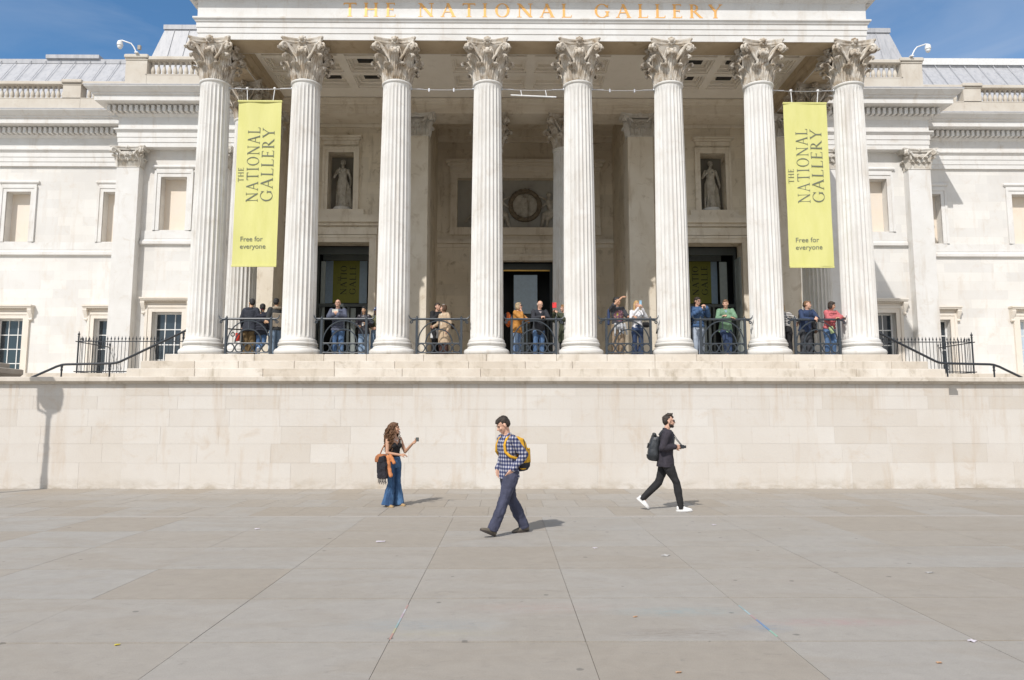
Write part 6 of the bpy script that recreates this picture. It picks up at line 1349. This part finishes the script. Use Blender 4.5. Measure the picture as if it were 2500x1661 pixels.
m=MB(); m.loft([[U_((-.345+dx_,.02+f_*k_,u)) for dx_,f_ in ((-.03,-.10),(.05,-.10),(.06,.12),(-.02,.12))] for u,k_ in ((.60,1.25),(.72,1.15),(.88,1.05),(1.0,.9),(1.06,.7))]); sculpt(m,'scarf_cloth',fab('black_wool',(.014,.012,.017),bs=.9),sc,.009,3,.06)
m=MB()
for i in range(16): f_=-.11+.016*i; m.tube([U_((-.335,.02+f_,.62)),U_((-.335+.01*math.sin(i*2),.02+f_*1.1,.56)),U_((-.33,.02+f_*1.15,.50+.03*math.sin(i*1.7)))],.005,5)
m.build('fringe',fab('black_wool',(.014,.012,.017)),sc,60)
sw=empty('orange_sweater',pw['root'].location,R(48)); tag(sw,'orange knitted sweater with a dangling sleeve hung over the bag of the curly haired woman','sweater')
m=MB(); m.cap(U_((-.24,.10,1.04)),.045,U_((-.25,.14,.84)),.042,10); m.cap(U_((-.25,.14,.84)),.042,U_((-.25,.21,.66)),.040,10); m.cap(U_((-.2,.12,1.06)),.04,U_((-.16,.20,.92)),.038,10)
sculpt(m,'sweater_cloth',fab('orange_knit',(.52,.20,.075),bs=.8),sw,.009,3,.03)

# ================= STATUES =================
def statue(x,lab):
    z0=9.95; y=27.66; o=empty('niche_statue',(x,y,z0)); tag(o,lab,'statue','stone statues in the niches')
    s=1.98/1.75; b=MB(); L_=lambda p:Vector((p[0],-p[1],p[2]+.10))*s
    hd=lambda p: L_((Vector(p)+Vector((0,.02,1.60))))
    face_prims(b,hd,s)
    e=MB(); e.ball((0,0,0),(.092,.105,.09),10); b.add([hd(Vector((0,-.03,.05))+Vector(p)) for p in e.v],e.f)
    b.cap(L_((0,0,1.40)),.06,hd((0,0,-.06)),.055,10)
    n=22
    def ring(u,rl,rf,dx=0,k=0): return [L_((dx+rl*(1+k*math.sin(7*2*math.pi*i/n+u*5))*math.cos(2*math.pi*i/n),rf*(1+k*math.sin(7*2*math.pi*i/n+u*5))*math.sin(2*math.pi*i/n),u)) for i in range(n)]
    b.loft([ring(-.02,.20,.15,.04,.16),ring(.15,.165,.13,.03,.16),ring(.45,.15,.125,0,.12),ring(.75,.17,.13,-.02,.08),ring(.95,.18,.13,-.01,.04),ring(1.08,.14,.11,0,.03),ring(1.25,.165,.12),ring(1.36,.17,.11),ring(1.43,.09,.07)])
    for q in (-1,1): b.ball(L_((q*.07,.09,1.25)),.065,10)
    b.cap(L_((-.18,0,1.36)),.06,L_((-.29,.03,1.10)),.05,10); b.cap(L_((-.29,.03,1.10)),.045,L_((-.12,.12,1.30)),.035,10); hand(b,L_((-.12,.12,1.30)),(.3,-.2,.8),(0,-1,0),.5,1.0,1)
    b.cap(L_((.18,0,1.36)),.06,L_((.28,.0,1.05)),.05,10); b.cap(L_((.28,.0,1.05)),.045,L_((.30,.10,.80)),.035,10); hand(b,L_((.30,.10,.80)),(0,-.2,-1),(-1,0,0),.4,1.0,1)
    for k in range(5): b.cap(L_((.17+.02*k,-.03,.9-.05*k)),.04,L_((.21+.025*k,-.02,.02)),.045,8); b.cap(L_((-.18,-.03,.9)),.04,L_((-.20,-.02,.05)),.05,8)
    sculpt(b,'figure',M['statue'],o,.012,2,.025)
    m=MB(); m.lathe([(.36,-.06),(.36,.04),(.33,.09)],n=24); m.build('plinth',M['trim'],o,40)
statue(XC-7.37,'robed stone statue with a raised hand in the niche above the left door')
statue(XC+7.37,'robed stone statue with a raised hand in the niche above the right door')
# relief figures flanking the wreath
for s_ in (-1,1):
    b=MB(); P_=lambda x,z,y=.0:(.84+s_*x,30.58+y,10.02+z)
    b.ball(P_(1.05,1.52),.12,10); b.cap(P_(1.05,1.35),.07,P_(1.05,1.2),.09,8); b.cap(P_(1.05,1.2),.14,P_(1.2,.75),.15,10); b.cap(P_(1.2,.72),.16,P_(.85,.62),.12,10); b.cap(P_(.85,.62),.11,P_(.72,.10),.07,10); b.cap(P_(1.2,.6),.13,P_(1.0,.45),.1,10); b.cap(P_(1.0,.45),.08,P_(.95,.08),.06,8); b.cap(P_(.72,.08),.05,P_(.60,.05),.04,8)
    b.cap(P_(1.0,1.18),.06,P_(.72,.95),.05,8); b.cap(P_(.72,.95),.045,P_(.58,1.25),.04,8); b.cap(P_(1.12,1.2),.06,P_(.85,1.35),.05,8); b.cap(P_(.85,1.35),.045,P_(.60,1.45),.04,8)
    b.cap(P_(1.25,.75),.2,P_(1.7,.35),.12,8); b.cap(P_(1.6,.35),.09,P_(2.1,.10),.08,8); b.cap(P_(2.35,.60),.06,P_(2.12,.08),.05,8); b.cap(P_(2.35,.60),.06,P_(2.62,.30),.05,8)
    for k in range(6): b.cap(P_(1.2,1.15),.06,P_(1.55+.12*k,1.75-.22*k),.035,8)
    sculpt(b,'relief_figure',M['statue'],relief,.02,2,.02)
bake_all()
